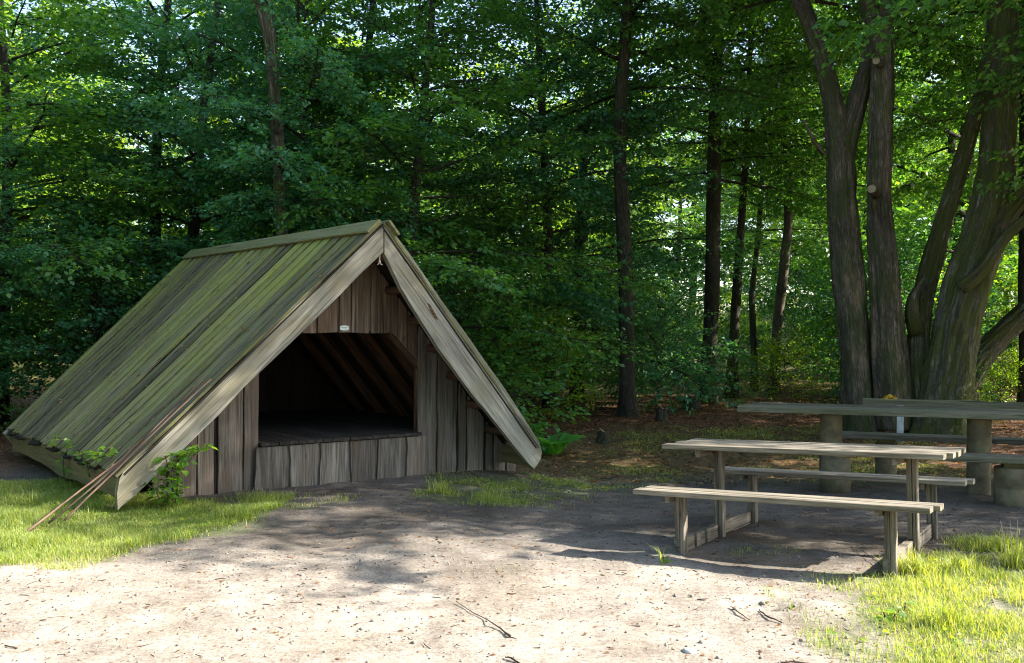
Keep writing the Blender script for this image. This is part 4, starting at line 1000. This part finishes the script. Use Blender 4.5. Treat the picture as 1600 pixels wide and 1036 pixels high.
def flat_bits(name, P, Ls, Ws, mat, seed, label, tilt=0.25, z=0.004):
    r = np.random.default_rng(seed); n = len(P); a = r.uniform(0, 6.283, n)
    D = np.stack([np.cos(a), np.sin(a), r.normal(0, tilt, n) * 0.5], 1); Nn = norm(np.stack([r.normal(0, tilt, n), r.normal(0, tilt, n), np.ones(n)], 1))
    P = P + np.array([0, 0, z]); V, F, k = leaf_arrays(P, D, Nn, Ls, Ws, 0.2, 0.15)
    me = raw_mesh(name, V, F, attrs={'rnd': np.repeat(r.random(n), k)}); return tag(link(name, me, M[mat]), label, kind='stuff')
for pg_, n_, sd_ in ((PG_L, 3500, 101), (PG_R, 3000, 102), (PG_M, 1500, 103), (PG_B, 4000, 104)):
    P = scatter(pg_, n_, sd_, 0.02); rr_ = np.random.default_rng(sd_); ll_ = rr_.uniform(0.012, 0.04, len(P))
    flat_bits('ground_cover', P, ll_, ll_ * 0.8, 'leafC', sd_, 'small broad leaved weeds low between the grass', tilt=0.4, z=0.025)
    P = scatter(pg_, n_, sd_ + 50, -0.1); ll_ = rr_.uniform(0.02, 0.07, len(P))
    flat_bits('dead_grass', P, ll_, ll_ * 0.12, 'straw', sd_ + 9, 'straw coloured dead blades lying in the grass', tilt=0.8, z=0.02)
def randfield(n, x0, x1, y0, y1, seed):
    r = np.random.default_rng(seed); x = r.uniform(x0, x1, n); y = r.uniform(y0, y1, n)
    return np.stack([x, y, gz(x, y) + gmicro(x, y)], 1), r
P, r = randfield(60000, -14, 16, 11.0, 30, 71)
P = P[(P[:, 1] > 11.8 + 1.5 * vnoise(P[:, 0], P[:, 1], 1.3, 21)) & ~((P[:, 0] > -5) & (P[:, 0] < 0.2) & (P[:, 1] < 14.2))]
flat_bits('fallen_leaves', P, r.uniform(0.03, 0.08, len(P)), r.uniform(0.02, 0.05, len(P)), 'dry', 72, 'brown fallen leaves covering the floor of the wood')
P, r = randfield(3200, -6, 6, 3.4, 11.5, 73)
flat_bits('leaf_litter', P, r.uniform(0.012, 0.045, len(P)), r.uniform(0.008, 0.022, len(P)), 'dry', 74, 'scattered dry leaf scraps on the bare earth')
# small twigs and crumbs on the bare earth: real little sticks
P, r = randfield(2600, -6, 6, 3.3, 11.0, 75)
b = MB(); random.seed(5)
for p in P:
    a = random.uniform(0, 6.28); L = random.choice([0.012, 0.02, 0.03, 0.045, 0.07]) * random.uniform(0.6, 1.3); rr = random.uniform(0.0012, 0.003)
    d = Vector((math.cos(a), math.sin(a), random.uniform(-0.1, 0.15))) * L; q = Vector(p) + Vector((0, 0, rr))
    b.tube([tuple(q), tuple(q + d * 0.5 + Vector((random.uniform(-.2, .2) * L, random.uniform(-.2, .2) * L, 0))), tuple(q + d)], [rr, rr * 1.1, rr * 0.6], 4)
tag(b.build('twig_litter', M['twig']), 'tiny dark twigs and bark crumbs strewn over the bare earth', kind='stuff')
# pebbles / clods
ico = [(0, 0, 1), (.89, 0, .45), (.28, .85, .45), (-.72, .53, .45), (-.72, -.53, .45), (.28, -.85, .45), (.72, .53, -.45), (-.28, .85, -.45), (-.89, 0, -.45), (-.28, -.85, -.45), (.72, -.53, -.45), (0, 0, -1)]
icf = [(0, 1, 2), (0, 2, 3), (0, 3, 4), (0, 4, 5), (0, 5, 1), (1, 6, 2), (2, 7, 3), (3, 8, 4), (4, 9, 5), (5, 10, 1), (1, 10, 6), (2, 6, 7), (3, 7, 8), (4, 8, 9), (5, 9, 10), (11, 6, 10), (11, 7, 6), (11, 8, 7), (11, 9, 8), (11, 10, 9)]
P, r = randfield(5200, -6, 6, 3.2, 7.2, 77); n = len(P)
S = np.abs(r.normal(0, 0.0045, n)) + 0.0025; I = np.array(ico)
V = (P[:, None, :] + I[None] * S[:, None, None] * r.uniform(0.6, 1.3, (n, 12, 3))).reshape(-1, 3); F = (np.arange(n)[:, None, None] * 12 + np.array(icf)[None]).reshape(-1, 3)
m_peb = plain_mat('earth clods', (0.20, 0.17, 0.145), 0.95, sc=20)
tag(link('gravel', raw_mesh('gravel', V, F, smooth=True), m_peb), 'fine grit and earth clods on the bare ground', kind='stuff')

def stick(name, label, px, rad, mat='twig', cat='stick', k=8, group=None):
    """px: list of (x, y, z above ground) -> lies at pixel on the ground"""
    pts = []
    for (x, y, z) in px:
        p = gr(x, y, 0); p = gr(x, y, float(gz(p[0], p[1])) + z); pts.append(Vector(tuple(p)))
    for i, p in enumerate(pts): p.z = max(p.z, gzz(p.x, p.y) + px[i][2] * 0.9)
    o = thing(name, label, cat, tuple(pts[0]), 0, group)
    # densify with slight wobble
    Q = []; Rr = []
    for i in range(len(pts) - 1):
        for f in np.linspace(0, 1, 5)[:-1]:
            Q.append(pts[i].lerp(pts[i + 1], f) + Vector((random.uniform(-1, 1), random.uniform(-1, 1), random.uniform(-.3, .6))) * 0.004); Rr.append((rad[i] + (rad[i + 1] - rad[i]) * f) * 0.6)
    Q.append(pts[-1]); Rr.append(rad[-1])
    b = MB(); b.tube(Q, Rr, k, 0.1); b.build('shaft', M[mat], o, True); return o
stick('fallen_stick', 'thin crooked stick lying on the sunny earth in the middle foreground', [(712, 942, 0.008), (735, 955, 0.008), (765, 970, 0.01), (797, 994, 0.012)], [0.003, 0.004, 0.005, 0.008])
stick('bark_piece', 'short dark piece of wood at the bottom edge, just left of centre', [(788, 1028, 0.008), (800, 1031, 0.01), (812, 1037, 0.01)], [0.003, 0.008, 0.006])
stick('bark_piece', 'short dark piece of wood near the bottom left corner', [(8, 1010, 0.006), (26, 1013, 0.006)], [0.006, 0.006])
stick('fallen_stick', 'bent dead twig left of the hollow in front of the grass', [(1142, 956, 0.01), (1155, 963, 0.015), (1172, 970, 0.008)], [0.004, 0.006, 0.003])
stick('fallen_stick', 'dark twig cluster stalk beside the hollow in front of the grass', [(1186, 962, 0.006), (1200, 968, 0.012), (1222, 975, 0.008)], [0.005, 0.008, 0.004])
stick('fallen_stick', 'dark red stick at the bottom edge below the hollow', [(1220, 1035, 0.01), (1240, 1034, 0.014), (1262, 1037, 0.01)], [0.006, 0.008, 0.006])
stick('leaning_stick', 'thin stick leaning against front right leg of the picnic table', [(1337, 851, 0.02), (1384, 890, 0.03)], [0.004, 0.005])
# pale stone at bottom
p = gr(1078, 1033); b = MB(); zz = gzz(p[0], p[1])
b.tube([(p[0], p[1], zz - 0.01), (p[0], p[1], zz + 0.006), (p[0] + .004, p[1], zz + 0.014), (p[0], p[1], zz + 0.018)], [0.036, 0.034, 0.022, 0.006], 12, 0.2)
tag(b.build('stone', M['stone'], None, True), 'flat pale stone at the bottom edge in front of the picnic table', 'stone')

# long bare branches leaning on the roof's corner
def leanstick(label, pts, rad, mat='stick'):
    """pts: (px,py,'g') on ground or (px,py,'r') on the left roof slope or (px,py,Y)"""
    P = []
    for x, y, w_ in pts:
        if w_ == 'g':
            p = gr(x, y); p = gr(x, y, gzz(p[0], p[1]) + 0.02); P.append(Vector(tuple(p)))
        elif w_ == 'r':
            o0, n_ = slope_pt(-1, 0.5, 0.2, 0.075); nw = Vector((SC * n_.x, SS * n_.x, n_.z)); d = Vector(tuple(ray(x, y))); c = Vector((0, 0, HC))
            P.append(c + d * ((o0 - c).dot(nw) / d.dot(nw)))
    o = thing('bare_branch', label, 'branch', tuple(P[0]), 0, 'long branches leaning on the roof corner')
    Q = []; Rr = []; n = 16
    for i in range(n + 1):
        f = i / n; x = f * (len(P) - 1); j = min(int(x), len(P) - 2); Q.append(P[j].lerp(P[j + 1], x - j) + Vector((0, 0, 0.006 * math.sin(f * 9 + len(label))))); Rr.append(rad[0] + (rad[1] - rad[0]) * f)
    b = MB(); b.tube(Q, Rr, 7, 0.1); b.build('shaft', M[mat], o, True)
leanstick('long bare branch whose foot stands furthest left in the grass', [(40, 831, 'g'), (186, 722, 'r'), (322, 588, 'r')], (0.010, 0.006))
leanstick('greyer bare branch between the other leaning branches', [(76, 818, 'g'), (190, 722, 'r'), (300, 606, 'r')], (0.008, 0.005), 'twig')
leanstick('long bare branch whose foot stands nearest the bargeboard', [(100, 815, 'g'), (193, 722, 'r'), (330, 592, 'r')], (0.010, 0.006))
leanstick('short bare branch crossing over the roof corner', [(150, 756, 'r'), (200, 708, 'r'), (262, 648, 'r')], (0.009, 0.005))

# moss clumps and fallen leaves on the left slope
rm = np.random.default_rng(55); P = []; I = np.array(ico)
for k in range(1500):
    f = rm.uniform(0.05, 1.0) ** 0.8; vi = rm.integers(0, 24) + rm.choice([0.5 - 0.2, 0.5 + 0.2, 0.5]) ; p, _ = slope_pt(-1, f, min(0.99, vi / 24 + 0.0), rm.choice([0.0, 0.004])); P.append(tuple(p))
P = np.array(P); n = len(P); S = rm.uniform(0.004, 0.013, n)
V = (P[:, None, :] + I[None] * S[:, None, None] * rm.uniform(0.5, 1.4, (n, 12, 3))).reshape(-1, 3); F = (np.arange(n)[:, None, None] * 12 + np.array(icf)[None]).reshape(-1, 3)
me = raw_mesh('moss', V, F, smooth=True); me.transform(pm(shelter).inverted()); tag(link('moss', me, plain_mat('roof moss', (0.075, 0.085, 0.022), 0.95, sc=60), shelter), kind='stuff')
P = []
for k in range(420):
    vi = rm.integers(0, 25) / 24 + (rm.choice([0, 0.5]) / 24); p, _ = slope_pt(-1, rm.uniform(0.05, 1.0), min(0.99, vi), 0.045); P.append(tuple(p))
LL = rm.uniform(0.015, 0.05, len(P))
flat_bits('fallen_leaves', np.array(P), LL, LL * 0.55, 'dry', 56, 'dry leaves and bud scales caught on the mossy roof boards', tilt=0.7, z=0.0)
# leafy plants
def leafy(name, label, cat, stems, leafL, mat, seed, per=8, hexa=True, spread=1.0):
    """stems: list of world polylines"""
    r = np.random.default_rng(seed); base = stems[0][0]
    o = thing(name, label, cat, tuple(base)); b = MB(); PP = []; DD = []; NN = []
    for st in stems:
        st = [Vector(tuple(s)) for s in st]; n = len(st)
        b.tube(st, [0.006 * (1 - 0.7 * i / (n - 1)) + 0.0012 for i in range(n)], 5)
        L = sum((st[i + 1] - st[i]).length for i in range(n - 1)); m = max(3, int(L * per))
        for k in range(m):
            f = (k + 0.6) / m * (n - 1); j = min(int(f), n - 2); p = st[j].lerp(st[j + 1], f - j)
            a = r.uniform(0, 6.28); d = Vector((math.cos(a), math.sin(a), r.uniform(-0.3, 0.5))).normalized(); pet = d * (0.35 * leafL * spread)
            b.tube([tuple(p), tuple(p + pet)], [0.0015, 0.001], 3, caps=False)
            PP.append(p + pet); DD.append(d + Vector((0, 0, -0.2))); NN.append(Vector((r.normal(0, .4), r.normal(0, .4), 1)) + Vector((0, -0.4, 0)))
    b.build('stem', M['twig'], o)
    P, D, Nn = (np.array([tuple(q) for q in a]) for a in (PP, DD, NN)); n = len(P)
    LL = leafL * r.uniform(0.6, 1.15, n); V, F, k = leaf_arrays(P, norm(D), norm(Nn), LL, LL * 0.72, 0.12, 0.12, hexa)
    V = V - np.array(tuple(base)); me = raw_mesh('foliage', V, F, attrs={'rnd': np.repeat(r.random(n), k)}); link('foliage', me, M[mat], o)
    return o
def G(px, py, z=0.0):
    p = gr(px, py); return Vector((p[0], p[1], gzz(p[0], p[1]) + z))
def ATV(px, py, Y): return Vector(tuple(at(px, py, Y)))
Yp = 8.75
leafy('young_sapling', 'leafy green sapling growing out beside the left bargeboard foot', 'sapling', [
    [ATV(270, 786, Yp), ATV(268, 740, Yp), ATV(272, 712, Yp), ATV(300, 705, Yp - .05), ATV(328, 694, Yp - .1)],
    [ATV(262, 786, Yp), ATV(264, 735, Yp), ATV(258, 712, Yp - .1)],
    [ATV(273, 786, Yp), ATV(280, 748, Yp - .1), ATV(292, 722, Yp - .1), ATV(316, 700, Yp - .1)],
    [ATV(250, 786, Yp - .1), ATV(244, 766, Yp - .1), ATV(232, 758, Yp - .15)],
    [ATV(262, 786, Yp - .1), ATV(262, 766, Yp - .15), ATV(252, 745, Yp - .15)]], 0.085, 'leafC', 81, per=64)
def ontop(px, py, off=0.05):   # on the outer face of the left eave
    d = ray(px, py); c = np.array([0, 0, HC]); n = np.array([SC, SS, 0]); p0 = np.array([SX, SY, 0]) + n * (-WL - off); t = ((p0 - c) @ n) / (d @ n); return Vector(tuple(c + d * t))
leafy('creeper', 'green creeper hanging over the mossy left eave', 'creeper', [
    [ontop(100, 745), ontop(98, 715), ontop(94, 688), ontop(92, 684, -0.05)], [ontop(140, 745), ontop(135, 722), ontop(120, 702), ontop(105, 693)],
    [ontop(165, 712), ontop(150, 716), ontop(130, 722)], [ontop(172, 700), ontop(160, 712), ontop(120, 705)]], 0.085, 'leafC', 82, per=22)
leafy('weed', 'small broad leaved weed at the edge of the sunlit grass', 'weed', [[G(1402, 985), G(1404, 985, 0.05)], [G(1385, 992), G(1380, 992, 0.05)], [G(1412, 975), G(1415, 974, 0.06)], [G(1395, 990), G(1398, 990, 0.04)]], 0.055, 'leafC', 83, per=110)
leafy('weed', 'little green seedling on bare earth in front of the near bench', 'weed', [[G(1036, 880), G(1036, 880, 0.05)], [G(1038, 880), G(1042, 880, 0.04)]], 0.04, 'leafC', 84, per=90)
leafy('weed', 'pale weed sprouting beside the base of the forked tree', 'weed', [[ATV(1292, 650, 14.6), ATV(1296, 625, 14.6)], [ATV(1300, 650, 14.6), ATV(1308, 628, 14.6)], [ATV(1286, 650, 14.6), ATV(1280, 628, 14.6)]], 0.07, 'leafC', 85, per=60)
leafy('weed', 'light green weed right of the mossy tree foot', 'weed', [[ATV(1530, 650, 14.6), ATV(1532, 610, 14.6)], [ATV(1545, 650, 14.6), ATV(1552, 600, 14.6)], [ATV(1515, 650, 14.6), ATV(1508, 618, 14.6)]], 0.09, 'leafC', 86, per=30)
# fern: fronds with rows of pinnae
def fern(c, label, seed, n=9, L=0.75):
    r = np.random.default_rng(seed); o = thing('fern', label, 'fern', tuple(c))
    for k in range(n):
        a = k * 6.283 / n + r.normal(0, 0.2); Lk = L * r.uniform(0.75, 1.1); PP = []; DD = []; NN = []; LL = []; b = MB(); pts = []
        for i in range(24):
            f = i / 23; rr = Lk * f * 0.72; z = Lk * (1.15 * f - 0.72 * f * f); pts.append(Vector((math.cos(a) * rr, math.sin(a) * rr, z)))
        for i in range(2, 24):
            f = i / 23; t_ = (pts[i] - pts[i - 1]).normalized(); sd = t_.cross(Vector((0, 0, 1))).normalized(); ln = 0.20 * Lk / 0.75 * math.sin(math.pi * min(1, 0.18 + 0.8 * f)) ** 0.8
            for s in (-1, 1): PP.append(pts[i]); DD.append(sd * s + t_ * 0.35 + Vector((0, 0, -0.12))); NN.append(sd.cross(t_) * 1.0); LL.append(ln)
        P, D, Nn = (np.array([tuple(q) for q in a_]) for a_ in (PP, DD, NN)); LL = np.array(LL)
        V, F, kk = leaf_arrays(P, norm(D), norm(Nn), LL, LL * 0.26, 0.1, 0.1); me = raw_mesh('frond', V, F, attrs={'rnd': np.full(len(V), r.random())})
        link('frond', me, M['fern'], o)
fern(G(862, 702), 'bright green fern at the right foot of the shelter', 91, 11, 0.62)
fern(G(835, 684), 'shaded fern just behind the right bargeboard tip', 92, 9, 0.5)
# stumps
def stump(name, label, px, py, r0, h, jag=0.0, mat='barkd'):
    p = G(px, py); o = thing(name, label, 'stump', tuple(p)); b = MB()
    zs = [-0.1, 0.0, 0.3, 0.7, 1.0]; b.tube([(p.x, p.y, p.z + h * z) for z in zs], [r0 * 1.5, r0 * 1.25, r0 * 1.05, r0, r0 * 0.97], 16, 0.25, seed=px, flare=0.3); b.build('trunk', M[mat], o, True)
    b = MB(); b.tube([(p.x, p.y, p.z + h * 1.0), (p.x + 0.01, p.y, p.z + h * 1.0 + 0.012)], [r0 * 0.93, r0 * 0.9], 16, 0.2, seed=px); b.build('cut_top', M['cut'], o)
stump('tree_stump', 'pale sawn stump at the foot of the slim middle trunk', 1034, 658, 0.09, 0.22)
stump('tree_stump', 'dark leafy stump left of the thick dark trunk', 1080, 642, 0.15, 0.22)
stump('tree_stump', 'low broken stump in the leaf litter between fern and slim trunk', 941, 688, 0.07, 0.16)
# dry stalks in the right grass
o = thing('dry_stalk', 'dry pale stalks standing in the grass at the right edge', 'dry plant', tuple(G(1590, 870)))
b = MB()
for dx, tx in ((0, -14), (8, -4), (16, 2), (26, 8), (34, 22)):
    p = G(1572 + dx, 880); q = p + Vector((tx * 0.003, 0, random.uniform(0.16, 0.26))); b.tube([tuple(p), tuple((p + q) / 2 + Vector((.004, 0, 0))), tuple(q)], [0.004, 0.0035, 0.0015], 5)
b.build('stem', M['bone'], o)
# yellow bracket fungus on the forked tree's foot
o = thing('bracket_fungus', 'yellow fungus clump at the foot of the forked tree', 'fungus', tuple(at(1392, 622, 14.75)))
b = MB()
for (x, y, s) in ((1385, 624, 6), (1391, 620, 7), (1399, 623, 6)):
    p = at(x, y, 14.78); rr = s * 14.8 / FPX / 1.6
    b.tube([(p[0], p[1] + .25, p[2] - rr * .6), (p[0], p[1] + .02, p[2] - rr * .2), (p[0], p[1], p[2] + rr * 0.2), (p[0], p[1] + .03, p[2] + rr * .6)], [rr * .4, rr, rr, rr * 0.4], 10, 0.3, seed=x)
b.build('cap', M['fungus'], o, True)
# overhanging leafy bough end at the right edge, high up
print('objects', len(bpy.data.objects))
